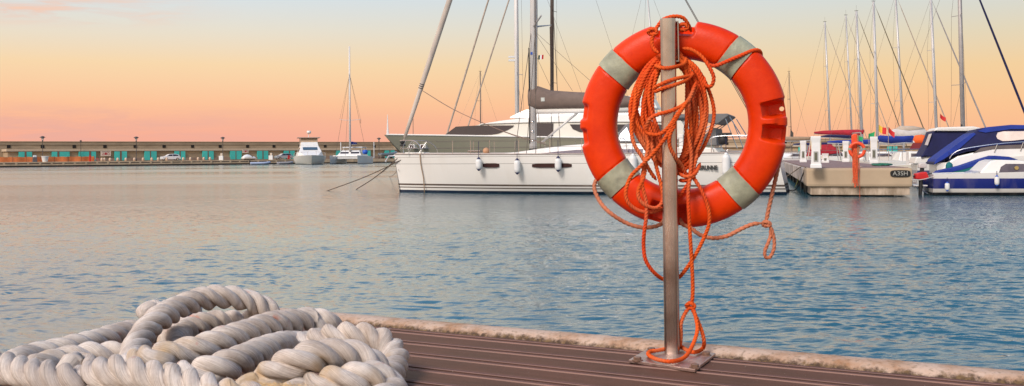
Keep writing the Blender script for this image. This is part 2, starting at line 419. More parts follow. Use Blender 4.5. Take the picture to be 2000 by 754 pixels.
    b2 = t.nodes.new('ShaderNodeBump'); b2.inputs['Distance'].default_value = .06; t.links.new(n2.outputs['Fac'], b2.inputs['Height']); t.links.new(st.outputs[0], b2.inputs['Strength'])
    t.links.new(b2.outputs['Normal'], b1.inputs['Normal']); t.links.new(b1.outputs['Normal'], b.inputs['Normal'])
    me.materials.append(m)
    tag(o, kind='structure')
    s = MB()
    s.add([(-900, -300, -.12), (900, -300, -.12), (900, 900, -.12), (-900, 900, -.12)], [(0, 1, 2, 3)])
    far = s.build('sea', m, base=Vector((0, 0, -.12))); tag(far, kind='structure')
make_water()
# ---------------------------------------------------------------- near deck
DZ = .89
kd = Vector((.8749, -.4842, 0)); kn = Vector((-.4842, -.8749, 0))      # along the edge (right), towards the camera
corner = G(548, 599.4, .91); corner.z = 0
def K(a, b, z): p = corner+kd*a+kn*b; return Vector((p.x, p.y, z))
conc = mat('weathered_kerb', (.50, .36, .28), .9, var=.35, scale=18, bump=.8, bscale=90, hue=(.40, .27, .16))
def deck_mat():
    m = bpy.data.materials.new('composite_planks'); m.use_nodes = True
    t = m.node_tree; b = t.nodes['Principled BSDF']; l = t.links.new
    c = t.nodes.new('ShaderNodeTexCoord')
    mp = t.nodes.new('ShaderNodeMapping'); mp.inputs['Rotation'].default_value = (0, 0, math.atan2(.4842, .8749)); l(c.outputs['Object'], mp.inputs['Vector'])
    mp2 = t.nodes.new('ShaderNodeMapping'); mp2.inputs['Scale'].default_value = (1.6, 34, 34); l(mp.outputs[0], mp2.inputs['Vector'])
    n1 = t.nodes.new('ShaderNodeTexNoise'); n1.inputs['Scale'].default_value = 1; n1.inputs['Detail'].default_value = 8; n1.inputs['Roughness'].default_value = .7; l(mp2.outputs[0], n1.inputs['Vector'])
    n2 = t.nodes.new('ShaderNodeTexNoise'); n2.inputs['Scale'].default_value = 3.2; n2.inputs['Detail'].default_value = 9; n2.inputs['Roughness'].default_value = .72; l(mp.outputs[0], n2.inputs['Vector'])
    n3 = t.nodes.new('ShaderNodeTexNoise'); n3.inputs['Scale'].default_value = 160; n3.inputs['Detail'].default_value = 2; l(mp.outputs[0], n3.inputs['Vector'])
    r1 = t.nodes.new('ShaderNodeValToRGB'); e = r1.color_ramp.elements
    e[0].position = .3; e[0].color = (.035, .016, .012, 1); e[1].position = .66; e[1].color = (.17, .080, .060, 1); l(n1.outputs['Fac'], r1.inputs['Fac'])
    r2 = t.nodes.new('ShaderNodeValToRGB'); e = r2.color_ramp.elements
    e[0].position = .36; e[0].color = (.045, .025, .013, 1); e[1].position = .58; e[1].color = (.17, .085, .060, 1); l(n2.outputs['Fac'], r2.inputs['Fac'])
    mx = t.nodes.new('ShaderNodeMix'); mx.data_type = 'RGBA'; mx.inputs['Factor'].default_value = .55
    l(r1.outputs[0], mx.inputs['A']); l(r2.outputs[0], mx.inputs['B'])
    # worn edges of ribs are paler
    g = t.nodes.new('ShaderNodeNewGeometry'); ed = t.nodes.new('ShaderNodeMapRange'); ed.inputs['From Min'].default_value = .53; ed.inputs['From Max'].default_value = .62; ed.inputs['To Max'].default_value = .45
    l(g.outputs['Pointiness'], ed.inputs['Value'])
    mw = t.nodes.new('ShaderNodeMix'); mw.data_type = 'RGBA'; mw.inputs['Factor'].default_value = 0.; l(mx.outputs['Result'], mw.inputs['A']); mw.inputs['B'].default_value = (.50, .33, .29, 1)
    # plank joints: ribbed strips of purple-brown composite with worn pale arrises
    vs_ = t.nodes.new('ShaderNodeVectorMath'); vs_.operation = 'SUBTRACT'; vs_.inputs[1].default_value = (corner.x, corner.y, 0); l(g.outputs['Position'], vs_.inputs[0])
    vd = t.nodes.new('ShaderNodeVectorMath'); vd.operation = 'DOT_PRODUCT'; vd.inputs[1].default_value = kn; l(vs_.outputs[0], vd.inputs[0])
    o1 = t.nodes.new('ShaderNodeMath'); o1.operation = 'SUBTRACT'; o1.inputs[1].default_value = .154; l(vd.outputs['Value'], o1.inputs[0])
    o2 = t.nodes.new('ShaderNodeMath'); o2.operation = 'DIVIDE'; o2.inputs[1].default_value = .191; l(o1.outputs[0], o2.inputs[0])
    o3 = t.nodes.new('ShaderNodeMath'); o3.operation = 'FRACT'; l(o2.outputs[0], o3.inputs[0])
    pr_ = t.nodes.new('ShaderNodeValToRGB'); pr_.color_ramp.interpolation = 'CONSTANT'; e = pr_.color_ramp.elements
    e[0].position = 0; e[0].color = (.05, .03, .03, 1); e[1].position = .035; e[1].color = (.36, .23, .20, 1)
    for q_, c_q in ((.052, (.13, .062, .058)), (.125, (.36, .23, .20)), (.143, (.02, .011, .011)), (.268, (.36, .22, .19)), (.284, (.13, .062, .058)), (.358, (.42, .27, .23)), (.380, (.03, .016, .014)), (.415, (.115, .056, .036))):
        k_ = e.new(q_); k_.color = c_q+(1,)
    l(o3.outputs[0], pr_.inputs['Fac'])
    mp_ = t.nodes.new('ShaderNodeMix'); mp_.data_type = 'RGBA'; mp_.blend_type = 'MIX'; mp_.inputs['Factor'].default_value = .5
    l(mw.outputs['Result'], mp_.inputs['A']); l(pr_.outputs[0], mp_.inputs['B']); mw = mp_
    # specks of grit and old paint
    sp1 = t.nodes.new('ShaderNodeMapRange'); sp1.inputs['From Min'].default_value = .74; sp1.inputs['From Max'].default_value = .8; l(n3.outputs['Fac'], sp1.inputs['Value'])
    ms = t.nodes.new('ShaderNodeMix'); ms.data_type = 'RGBA'; l(sp1.outputs[0], ms.inputs['Factor']); l(mw.outputs['Result'], ms.inputs['A']); ms.inputs['B'].default_value = (.5, .42, .36, 1)
    l(ms.outputs['Result'], b.inputs['Base Color'])
    rr = t.nodes.new('ShaderNodeMapRange'); rr.inputs['To Min'].default_value = .42; rr.inputs['To Max'].default_value = .75; l(n2.outputs['Fac'], rr.inputs['Value']); l(rr.outputs[0], b.inputs['Roughness']); b.inputs['Specular IOR Level'].default_value = .07
    bp = t.nodes.new('ShaderNodeBump'); bp.inputs['Strength'].default_value = .5; bp.inputs['Distance'].default_value = .004; l(n1.outputs['Fac'], bp.inputs['Height'])
    b2 = t.nodes.new('ShaderNodeBump'); b2.inputs['Strength'].default_value = .35; b2.inputs['Distance'].default_value = .003; l(n3.outputs['Fac'], b2.inputs['Height'])
    l(bp.outputs[0], b2.inputs['Normal']); l(b2.outputs[0], b.inputs['Normal'])
    return m
def near_deck():
    m = deck_mat()
    d = MB(); h = DZ
    # profile across the boards: (offset from edge, height)
    prof = []
    b0 = .134+.02
    rib = [(0, 0), (.001, -.002), (.004, -.002), (.006, .002), (.010, .0028), (.022, .0028), (.027, .002), (.030, -.004), (.033, -.010), (.044, -.010), (.048, -.004), (.051, .002), (.055, .0028), (.067, .0028), (.071, .002), (.073, -.0025), (.077, -.0025), (.079, 0)]
    off = b0
    prof.append((off-.03, -.02))
    for i in range(11):
        for a, z in rib: prof.append((off+a, z))
        off += .191
    prof.append((off, 0))
    secs = []
    Ls = [i*.35 for i in range(0, 15)]
    for a in Ls:
        secs.append([K(a-.0, b, h+z+.0009*math.sin(a*2.1+b*9)) for b, z in prof])
    n = len(prof)
    d.loft(secs, caps=False)
    o = d.build('deck', m); tag(o, kind='structure')
    # substrate under it
    s = MB()
    pts = [K(0, -.0, 0), K(5, 0, 0), K(5, 2.6, 0), K(0, 2.6, 0)]
    s.add([Vector((p.x, p.y, z)) for z in (-.6, h-.035) for p in [K(0.004, 0.004, 0), K(5, 0.004, 0), K(5, 2.6, 0), K(0.004, 2.6, 0)]],
          [(3, 2, 1, 0), (4, 5, 6, 7), (0, 1, 5, 4), (1, 2, 6, 5), (2, 3, 7, 6), (3, 0, 4, 7)])
    o = s.build('quay', mat('quay_concrete', (.2, .17, .14), .9, var=.3, scale=6, bump=.5), None); tag(o, kind='structure')
    # kerb: slightly irregular rounded concrete edge
    k = MB(); secs = []
    nb = 13
    prof = [(-.012, -.16), (-.014, -.02), (-.006, .008), (.01, .018), (.05, .022), (.085, .021), (.108, .014), (.120, .002), (.128, -.008), (.136, -.02), (.136, -.05), (.1, -.16)]
    for i in range(0, 420):
        a = i*.012-.01
        sec = []
        for j, (b, z) in enumerate(prof):
            jit = R.uniform(-.0010, .0010)+.0006*math.sin(a*11+j)+.001*math.sin(a*3.7+j*.4)
            sec.append(K(a, b+jit, h+z+jit*.6*(1 if j > 1 else 0)))
        secs.append(sec)
    k.loft(secs, close=True)
    o = k.build('kerb', kerb_mat(), smooth=True); tag(o, kind='structure')
def kerb_mat():
    m = bpy.data.materials.new('worn_kerb'); m.use_nodes = True
    t = m.node_tree; b = t.nodes['Principled BSDF']; l = t.links.new
    c = t.nodes.new('ShaderNodeTexCoord')
    n1 = t.nodes.new('ShaderNodeTexNoise'); n1.inputs['Scale'].default_value = 7; n1.inputs['Detail'].default_value = 9; n1.inputs['Roughness'].default_value = .7; l(c.outputs['Object'], n1.inputs['Vector'])
    n2 = t.nodes.new('ShaderNodeTexNoise'); n2.inputs['Scale'].default_value = 60; n2.inputs['Detail'].default_value = 5; l(c.outputs['Object'], n2.inputs['Vector'])
    n4 = t.nodes.new('ShaderNodeTexNoise'); n4.inputs['Scale'].default_value = 22; n4.inputs['Detail'].default_value = 7; n4.inputs['Roughness'].default_value = .75; l(c.outputs['Object'], n4.inputs['Vector'])
    r1 = t.nodes.new('ShaderNodeValToRGB'); e = r1.color_ramp.elements
    e[0].position = .33; e[0].color = (.34, .18, .09, 1); e[1].position = .58; e[1].color = (.54, .40, .31, 1); l(n1.outputs['Fac'], r1.inputs['Fac'])
    r2 = t.nodes.new('ShaderNodeMapRange'); r2.inputs['From Min'].default_value = .55; r2.inputs['From Max'].default_value = .68; r2.inputs['To Max'].default_value = .6; l(n2.outputs['Fac'], r2.inputs['Value'])
    mx = t.nodes.new('ShaderNodeMix'); mx.data_type = 'RGBA'; l(r2.outputs[0], mx.inputs['Factor']); l(r1.outputs[0], mx.inputs['A']); mx.inputs['B'].default_value = (.17, .12, .075, 1)
    # lichen / dirt where the kerb meets the boards (across-edge coordinate)
    g = t.nodes.new('ShaderNodeNewGeometry'); vd = t.nodes.new('ShaderNodeVectorMath'); vd.operation = 'DOT_PRODUCT'; vd.inputs[1].default_value = kn
    vs_ = t.nodes.new('ShaderNodeVectorMath'); vs_.operation = 'SUBTRACT'; vs_.inputs[1].default_value = (corner.x, corner.y, 0); l(g.outputs['Position'], vs_.inputs[0]); l(vs_.outputs[0], vd.inputs[0])
    ad = t.nodes.new('ShaderNodeMath'); ad.operation = 'MULTIPLY_ADD'; l(n4.outputs['Fac'], ad.inputs[0]); ad.inputs[1].default_value = .07; l(vd.outputs['Value'], ad.inputs[2])
    r3 = t.nodes.new('ShaderNodeMapRange'); r3.inputs['From Min'].default_value = .146; r3.inputs['From Max'].default_value = .160; l(ad.outputs[0], r3.inputs['Value'])
    r4 = t.nodes.new('ShaderNodeValToRGB'); e = r4.color_ramp.elements; e[0].position = .45; e[0].color = (.07, .042, .026, 1); e[1].position = .66; e[1].color = (.17, .105, .045, 1); l(n2.outputs['Fac'], r4.inputs['Fac'])
    m2 = t.nodes.new('ShaderNodeMix'); m2.data_type = 'RGBA'; l(r3.outputs[0], m2.inputs['Factor']); l(mx.outputs['Result'], m2.inputs['A']); l(r4.outputs[0], m2.inputs['B'])
    l(m2.outputs['Result'], b.inputs['Base Color']); b.inputs['Roughness'].default_value = .9
    bp = t.nodes.new('ShaderNodeBump'); bp.inputs['Strength'].default_value = .7; bp.inputs['Distance'].default_value = .005; l(n4.outputs['Fac'], bp.inputs['Height']); l(bp.outputs[0], b.inputs['Normal'])
    return m
near_deck()
# ---------------------------------------------------------------- post
def brushed():
    m = bpy.data.materials.new('brushed_steel'); m.use_nodes = True
    t = m.node_tree; b = t.nodes['Principled BSDF']; l = t.links.new
    c = t.nodes.new('ShaderNodeTexCoord'); mp = t.nodes.new('ShaderNodeMapping'); mp.inputs['Scale'].default_value = (90, 90, 1.2); l(c.outputs['Object'], mp.inputs['Vector'])
    n = t.nodes.new('ShaderNodeTexNoise'); n.inputs['Detail'].default_value = 5; l(mp.outputs[0], n.inputs['Vector'])
    n2 = t.nodes.new('ShaderNodeTexNoise'); n2.inputs['Scale'].default_value = 5; n2.inputs['Detail'].default_value = 6; l(c.outputs['Object'], n2.inputs['Vector'])
    r = t.nodes.new('ShaderNodeValToRGB'); e = r.color_ramp.elements; e[0].position = .35; e[0].color = (.27, .225, .20, 1); e[1].position = .62; e[1].color = (.55, .52, .49, 1); l(n2.outputs['Fac'], r.inputs['Fac'])
    l(r.outputs[0], b.inputs['Base Color']); b.inputs['Metallic'].default_value = 1
    rr = t.nodes.new('ShaderNodeMapRange'); rr.inputs['To Min'].default_value = .14; rr.inputs['To Max'].default_value = .36; l(n.outputs['Fac'], rr.inputs['Value']); l(rr.outputs[0], b.inputs['Roughness'])
    bp = t.nodes.new('ShaderNodeBump'); bp.inputs['Strength'].default_value = .15; bp.inputs['Distance'].default_value = .002; l(n.outputs['Fac'], bp.inputs['Height']); l(bp.outputs[0], b.inputs['Normal'])
    return m
bst = brushed()
PB = G(1313, 697, DZ); PD = PB.y          # post foot
post = thing('lifebuoy_post', PB, math.atan2(-.4842, .8749), 'square brushed steel post bolted to the plank deck, carrying the big lifebuoy', 'post')
top = P(1304.5, 37.5, PD)
def rsq(hw, r=.012, n=4):
    o = []
    for q, (sx, sy) in enumerate(((1, 1), (-1, 1), (-1, -1), (1, -1))):
        for k in range(n):
            a = math.pi/2*(q+k/(n-1)); o.append((sx*(hw-r)+r*math.cos(a), sy*(hw-r)+r*math.sin(a)))
    return o
yaw = math.radians(-14)
def sq_sec(c, hw, r=.012):
    return [Vector((c.x+x*math.cos(yaw)-y*math.sin(yaw), c.y+x*math.sin(yaw)+y*math.cos(yaw), c.z)) for x, y in rsq(hw, r)]
m = W(); foot = PB.copy(); foot.z = DZ+.013
m.loft([sq_sec(foot, .0262), sq_sec(foot.lerp(top, .5), .0262), sq_sec(top, .0262), sq_sec(top-Vector((0, 0, -.001)), .0225), sq_sec(top-Vector((0, 0, .05)), .0225)], close=True)
m.build('pole', bst, post, smooth='auto')
m = W()
q = [G(1228, 703, DZ+.013), G(1357, 722, DZ+.013), G(1398, 690, DZ+.013), G(1270, 678, DZ+.013)]
m.add([Vector((p.x, p.y, z)) for z in (DZ+.0035, DZ+.014) for p in q], [(3, 2, 1, 0), (4, 5, 6, 7), (0, 1, 5, 4), (1, 2, 6, 5), (2, 3, 7, 6), (3, 0, 4, 7)])
m.build('base_plate', mat('plate_steel', (.50, .36, .32), .36, .8, var=.35, scale=14, bump=.3, bscale=60), post, bevel=.002)
for bx, by in ((1245, 700), (1357, 714), (1379, 690), (1272, 682)):
    p = G(bx, by, DZ+.021); m = W()
    m.lathe((p.x, p.y, DZ+.0135), [(.0001, 0), (.019, 0), (.019, .003), (.0135, .0035), (.0135, .012), (.011, .014), (.0001, .014)], 6)
    m.build('bolt', mat('bolt_rusty', (.30, .19, .14), .5, .7, var=.4, scale=60), post)
# hook bracket: channel welded behind the post head; shelf carries the ring
rdir = Vector((.163, .986, 0)).normalized(); sdir = Vector((rdir.y, -rdir.x, 0))
m = W()
t2 = P(1322.5, 40, PD+.02); b2_ = P(1324, 121, PD+.02)
def quadbox(a, b, th, dep):   # vertical flat from a to b, th wide (side), dep deep (away)
    vs = []
    for p in (b, a):
        for i, j in ((0, 0), (1, 0), (1, 1), (0, 1)): vs.append(p+sdir*th*i+rdir*dep*j)
    return vs, [(3, 2, 1, 0), (4, 5, 6, 7), (0, 1, 5, 4), (1, 2, 6, 5), (2, 3, 7, 6), (3, 0, 4, 7)]
m.add(*quadbox(t2, b2_, .005, .032))
m.add(*quadbox(t2-sdir*.04, t2-sdir*.04-Vector((0, 0, .006)), .044, .16))
m.add(*quadbox(b2_-sdir*.034+Vector((0, 0, .006)), b2_-sdir*.034, .038, .19))
m.build('hook_bracket', bst, post, bevel=.0012)
# ---------------------------------------------------------------- lifebuoy
def plastic_orange():
    m = bpy.data.materials.new('lifebuoy_orange'); m.use_nodes = True
    t = m.node_tree; b = t.nodes['Principled BSDF']; l = t.links.new
    c = t.nodes.new('ShaderNodeTexCoord')
    n1 = t.nodes.new('ShaderNodeTexNoise'); n1.inputs['Scale'].default_value = 6; n1.inputs['Detail'].default_value = 9; n1.inputs['Roughness'].default_value = .7; l(c.outputs['Object'], n1.inputs['Vector'])
    r1 = t.nodes.new('ShaderNodeValToRGB'); e = r1.color_ramp.elements; e[0].position = .3; e[0].color = (.60, .024, .0005, 1); e[1].position = .72; e[1].color = (.82, .052, .0008, 1); l(n1.outputs['Fac'], r1.inputs['Fac'])
    n2 = t.nodes.new('ShaderNodeTexNoise'); n2.inputs['Scale'].default_value = 46; n2.inputs['Detail'].default_value = 6; n2.inputs['Roughness'].default_value = .75; l(c.outputs['Object'], n2.inputs['Vector'])
    s1 = t.nodes.new('ShaderNodeMapRange'); s1.inputs['From Min'].default_value = .66; s1.inputs['From Max'].default_value = .75; s1.inputs['To Max'].default_value = .45; l(n2.outputs['Fac'], s1.inputs['Value'])
    mx = t.nodes.new('ShaderNodeMix'); mx.data_type = 'RGBA'; l(s1.outputs[0], mx.inputs['Factor']); l(r1.outputs[0], mx.inputs['A']); mx.inputs['B'].default_value = (.85, .20, .09, 1)
    l(mx.outputs['Result'], b.inputs['Base Color'])
    rr = t.nodes.new('ShaderNodeMapRange'); rr.inputs['To Min'].default_value = .22; rr.inputs['To Max'].default_value = .55; l(n1.outputs['Fac'], rr.inputs['Value']); l(rr.outputs[0], b.inputs['Roughness'])
    b.inputs['Specular IOR Level'].default_value = .22; b.inputs['Subsurface Weight'].default_value = .05; b.inputs['Subsurface Radius'].default_value = (.03, .006, .002); b.inputs['Subsurface Scale'].default_value = .3
    bp = t.nodes.new('ShaderNodeBump'); bp.inputs['Strength'].default_value = .12; bp.inputs['Distance'].default_value = .01; l(n2.outputs['Fac'], bp.inputs['Height']); l(bp.outputs[0], b.inputs['Normal'])
    return m
RD = PD+.112
RC = P(1331, 243, RD); RR, RA, RB = .304, .069, .056
nrm = Vector((-.27, -.963, 0)).normalized(); rx = Vector((-nrm.y, nrm.x, 0)).normalized(); up = Vector((0, 0, 1))
if rx.x < 0: rx = -rx
rx = (rx+up*(-.012)).normalized(); up = nrm.cross(rx).normalized()
if up.z < 0: up = -up
ringo = thing('lifebuoy', RC-Vector((0, 0, .373)), 0, 'large orange lifebuoy with four grey bands hanging on the steel post in front', 'lifebuoy')
def sstep(a, b, x):
    t = min(1, max(0, (x-a)/(b-a))); return t*t*(3-2*t)
POCK = [1.5, 94, 180, 263]
def ring_pt(phi, psi, extra=0., pock=True):
    ct, st = math.cos(psi), math.sin(psi)
    e = 2/2.5
    x = RA*math.copysign(abs(ct)**e, ct); y = RB*math.copysign(abs(st)**e, st)
    # moulded step: flat raised outer face
    x *= 1; 
    if ct > 0: y *= 1-.06*ct
    s = 1.
    dep = 0
    if pock:
        pd = math.degrees(phi)
        for c0 in POCK:
            for off, hwid in ((7.4, 5.6), (-7.4, 5.6)):
                d = abs((pd-c0-off+180) % 360-180)
                wphi = 1-sstep(hwid*.55, hwid*1.05, d)
                wpsi = sstep(.42, .72, math.cos(psi-math.radians(5 if c0 == 180 else (20 if c0 == 94 else 38))))
                dep = max(dep, wphi*wpsi)
            # shallow scallop of the rim across both
            d = abs((pd-c0+180) % 360-180)
            dep = max(dep, .16*(1-sstep(9, 14, d))*sstep(.5, .8, math.cos(psi-math.radians(20))))
    k_ = .45 if abs(math.degrees(phi)-180) < 25 else 1.
    rr = RR+x+extra*ct-k_*dep*.020*max(0, ct)
    yy = y+extra*st-k_*dep*.054*max(0, .35+st)
    return RC+(rx*math.cos(phi)+up*math.sin(phi))*rr+nrm*yy
bandA = [(138, .036), (51, .036), (221, .037), (312, .037)]
m = W(); n1, n2 = 540, 64
vs = []
for i in range(n1):
    ph = 2*math.pi*i/n1; dg = math.degrees(ph)
    for j in range(n2):
        g = 0; psi_ = 2*math.pi*j/n2; r_ = RR+RA*math.cos(psi_)
        for a, hwid in bandA:
            dd_ = abs((dg-a+180) % 360-180)
            if dd_ < 25:
                d = abs(math.sin(math.radians(dd_))*r_-(hwid+.0022)); g = min(g, -.0035*(1-sstep(.0006, .004, d)))
        vs.append(ring_pt(ph, psi_, g))
m.add(vs, [(i*n2+j, i*n2+(j+1) % n2, ((i+1) % n1)*n2+(j+1) % n2, ((i+1) % n1)*n2+j) for i in range(n1) for j in range(n2)])
ring = m.build('ring', plastic_orange(), ringo, smooth=True)
# drill the rope holes through the pockets
def drill(ob, pts):
    c = MB()
    for p in pts:
        lo = Vector(p)-nrm*.2; c.tube([lo, Vector(p)+nrm*.2], .0085, 16)
    inv = ringo.matrix_basis.inverted(); c.v = [tuple(inv @ Vector(v)) for v in c.v]
    me = bpy.data.meshes.new('c'); me.from_pydata(c.v, [], c.f)
    cu = bpy.data.objects.new('c', me); COL.objects.link(cu); cu.parent = ringo
    md = ob.modifiers.new('b', 'BOOLEAN'); md.object = cu; md.operation = 'DIFFERENCE'; md.solver = 'EXACT'
    bpy.context.view_layer.update()
    dg = bpy.context.evaluated_depsgraph_get()
    nm = bpy.data.meshes.new_from_object(ob.evaluated_get(dg))
    ob.modifiers.clear()
    if len(nm.polygons) > 1000:
        ob.data = nm
        nm.polygons.foreach_set('use_smooth', [True]*len(nm.polygons)); nm.set_sharp_from_angle(angle=math.radians(50))
    bpy.data.objects.remove(cu)
hp = []
for c0 in (1.5+7.4,):
    ph = math.radians(c0); hp.append(RC+(rx*math.cos(ph)+up*math.sin(ph))*(RR+RA*.72))
drill(ring, hp)
def band_mat():
    return mat('reflective_tape', (.33, .34, .24), .5, .0, var=.28, scale=12, bump=.2, bscale=50, hue=(.26, .27, .20))
for a, hwid in bandA:
    m = W(); nn = 14; vs = []
    for i in range(nn+1):
        for j in range(n2):
            psi_ = 2*math.pi*j/n2; dph = math.asin(hwid/(RR+RA*math.cos(psi_)))
            vs.append(ring_pt(math.radians(a)+dph*(2*i/nn-1), psi_, .0022, pock=False))
    fs = [(i*n2+j, i*n2+(j+1) % n2, (i+1)*n2+(j+1) % n2, (i+1)*n2+j) for i in range(nn) for j in range(n2)]
    m.add(vs, fs); m.build('reflective_band', band_mat(), ringo, smooth=True)
# ---------------------------------------------------------------- ropes
def rope_mat(name, c1, c2, stain=None, fine=90, rough=.85, bump=.6, dist=.002, vs_=9., sss=0):
    m = bpy.data.materials.new(name); m.use_nodes = True
    t = m.node_tree; b = t.nodes['Principled BSDF']; l = t.links.new
    uv = t.nodes.new('ShaderNodeUVMap'); mp = t.nodes.new('ShaderNodeMapping'); mp.inputs['Scale'].default_value = (fine, vs_, 1); l(uv.outputs[0], mp.inputs['Vector'])
    sk = t.nodes.new('ShaderNodeMapping'); sk.inputs['Rotation'].default_value = (0, 0, .5); l(mp.outputs[0], sk.inputs['Vector'])
    n1 = t.nodes.new('ShaderNodeTexNoise'); n1.inputs['Scale'].default_value = 1; n1.inputs['Detail'].default_value = 5; n1.inputs['Roughness'].default_value = .7; l(mp.outputs[0], n1.inputs['Vector'])
    c = t.nodes.new('ShaderNodeTexCoord')
    n2 = t.nodes.new('ShaderNodeTexNoise'); n2.inputs['Scale'].default_value = 7; n2.inputs['Detail'].default_value = 8; n2.inputs['Roughness'].default_value = .7; l(c.outputs['Object'], n2.inputs['Vector'])
    ad = t.nodes.new('ShaderNodeMath'); ad.operation = 'MULTIPLY_ADD'; l(n1.outputs['Fac'], ad.inputs[0]); ad.inputs[1].default_value = .5; 
    hf = t.nodes.new('ShaderNodeMath'); hf.operation = 'MULTIPLY'; hf.inputs[1].default_value = .5; l(n2.outputs['Fac'], hf.inputs[0]); l(hf.outputs[0], ad.inputs[2])
    r = t.nodes.new('ShaderNodeValToRGB'); e = r.color_ramp.elements; e[0].position = .36; e[0].color = tuple(c1)+(1,); e[1].position = .62; e[1].color = tuple(c2)+(1,); l(ad.outputs[0], r.inputs['Fac'])
    out = r.outputs[0]
    if stain:
        for k, (sc, lo, hi, col, amt, seed) in enumerate(stain):
            n3 = t.nodes.new('ShaderNodeTexNoise'); n3.inputs['Scale'].default_value = sc; n3.inputs['Detail'].default_value = 4
            mo = t.nodes.new('ShaderNodeMapping'); mo.inputs['Location'].default_value = (seed, seed*.7, 0); l(c.outputs['Object'], mo.inputs['Vector']); l(mo.outputs[0], n3.inputs['Vector'])
            mr = t.nodes.new('ShaderNodeMapRange'); mr.inputs['From Min'].default_value = lo; mr.inputs['From Max'].default_value = hi; mr.inputs['To Max'].default_value = amt; l(n3.outputs['Fac'], mr.inputs['Value'])
            mx = t.nodes.new('ShaderNodeMix'); mx.data_type = 'RGBA'; l(mr.outputs[0], mx.inputs['Factor']); l(out, mx.inputs['A']); mx.inputs['B'].default_value = tuple(col)+(1,); out = mx.outputs['Result']
    l(out, b.inputs['Base Color']); b.inputs['Roughness'].default_value = rough
    b.inputs['Sheen Weight'].default_value = .25 if fine > 100 else .0; b.inputs['Specular IOR Level'].default_value = .2
    bp = t.nodes.new('ShaderNodeBump'); bp.inputs['Strength'].default_value = bump; bp.inputs['Distance'].default_value = dist; l(n1.outputs['Fac'], bp.inputs['Height']); l(bp.outputs[0], b.inputs['Normal'])
    return m
def px_path(pts, D0, z=False): return [P(p[0], p[1], D0+(p[2] if len(p) > 2 else 0)) for p in pts]
def knot(mb, uvs, c, r, rad, pitch, ds, n, turns=2.2):
    pts = []
    for i in range(int(turns*7)):
        a = i/7*2*math.pi
        pts.append(Vector(c)+Vector((math.cos(a)*r*(1+.3*math.sin(a*1.5)), math.sin(a*.7)*r*.7, math.sin(a)*r*.75)))
    rope(mb, uvs, pts, rad, pitch, ds, n)
m_or = rope_mat('throw_rope_orange', (.46, .045, .008), (.86, .14, .02), stain=[(6, .5, .68, (.60, .20, .09), .7, 2.), (3, .55, .7, (.70, .05, .01), .7, 7.)], fine=30, bump=.5, dist=.001)
m_pk = rope_mat('grab_rope_faded', (.40, .12, .06), (.66, .24, .13), stain=[(4, .5, .7, (.33, .15, .09), .6, 4.)], fine=30, bump=.5, dist=.001)
Q = PD
mb = MB(); uvs = []
rr_, pt_, ds_ = .0079, .036, .0045
def orange(pts, r=rr_): rope(mb, uvs, px_path(pts, Q), r, pt_, ds_, 15)
# the hank: many hanging turns round the hook, passing behind the post
path = []
NL = 15
for i in range(NL):
    f = i/(NL-1); a_l = 40+40*((i*7) % NL)/(NL-1)+R.uniform(-3, 3); a_r = 36+40*((i*4+3) % NL)/(NL-1)+R.uniform(-3, 3)
    topy = 96+26*((i*11) % NL)/(NL-1); bot = 318+30*((i*5) % NL)/(NL-1)
    dd = .038+.028*((i*3) % NL)/(NL-1)
    sideo = R.uniform(-.035, .02)
    for k in range(8):
        th = 2*math.pi*k/8
        sx = math.sin(th); cy = math.cos(th)
        w = a_r if sx > 0 else a_l
        yy = (topy+bot)/2-cy*(bot-topy)/2
        if k in (3, 5): w *= .80
        if k in (1, 7): w *= .92
        x = 1311+w*sx+(8 if cy < -.5 else 0)
        path.append((x+R.uniform(-6.5, 6.5), yy+R.uniform(-7, 7), dd+(sideo if abs(sx) > .5 else 0)*.6+(.0 if abs(sx) > .3 else .004)))
orange(path)
orange([(1340, 112, .04), (1336, 125, .01), (1318, 131, -.04), (1298, 133, -.045), (1285, 130, -.02), (1283, 128, .03), (1300, 126, .045)])
orange([(1352, 148, .03), (1340, 150, -.01), (1316, 155, -.042), (1292, 164, -.045), (1278, 172, -.01), (1280, 177, .03)])
orange([(1356, 143, .03), (1340, 157, -.015), (1318, 166, -.045), (1296, 172, -.047), (1280, 178, -.01), (1277, 170, .035)])
orange([(1364, 165, .02), (1352, 188, .0), (1336, 204, -.03), (1312, 216, -.05), (1284, 224, -.05), (1268, 234, -.04), (1262, 256, -.02), (1270, 262, -.03), (1288, 262, -.04), (1306, 248, -.052), (1324, 222, -.05), (1344, 198, -.02), (1360, 160, .01)])
orange([(1352, 185, .0), (1334, 210, -.04), (1318, 236, -.052), (1300, 268, -.052), (1278, 297, -.04), (1252, 324, -.02), (1232, 345, -.01), (1222, 375, -.01), (1227, 396, -.01), (1244, 410, -.005), (1266, 415, .0), (1285, 411, .01), (1303, 405, .03)])
orange([(1320, 242, -.05), (1309, 262, -.055), (1308, 285, -.05), (1318, 305, -.04), (1332, 325, -.01), (1342, 342, .01), (1350, 333, .02), (1352, 300, .03)])
orange([(1242, 170, .03), (1239, 215, .02), (1233, 245, .02), (1238, 280, .01), (1255, 308, .01), (1270, 335, .01), (1282, 352, .02)])
orange([(1262, 250, .02), (1266, 285, .0), (1257, 330, -.005), (1254, 360, -.01), (1262, 395, -.012), (1262, 425, -.015), (1258, 455, -.01), (1257, 480, .0), (1261, 508, .0), (1277, 532, .01), (1299, 547, .045), (1322, 544, .045), (1338, 528, .02), (1358, 498, .0), (1376, 462, -.01), (1385, 435, -.015), (1383, 405, -.015), (1370, 372, -.01), (1354, 345, .0), (1349, 325, .015), (1352, 290, .02)])
orange([(1272, 255, .02), (1274, 290, .0), (1283, 330, -.002), (1292, 365, -.004), (1294, 392, -.004), (1282, 406, -.008), (1262, 402, -.018), (1248, 388, -.018), (1247, 370, -.014), (1256, 350, -.01), (1262, 325, .005)])
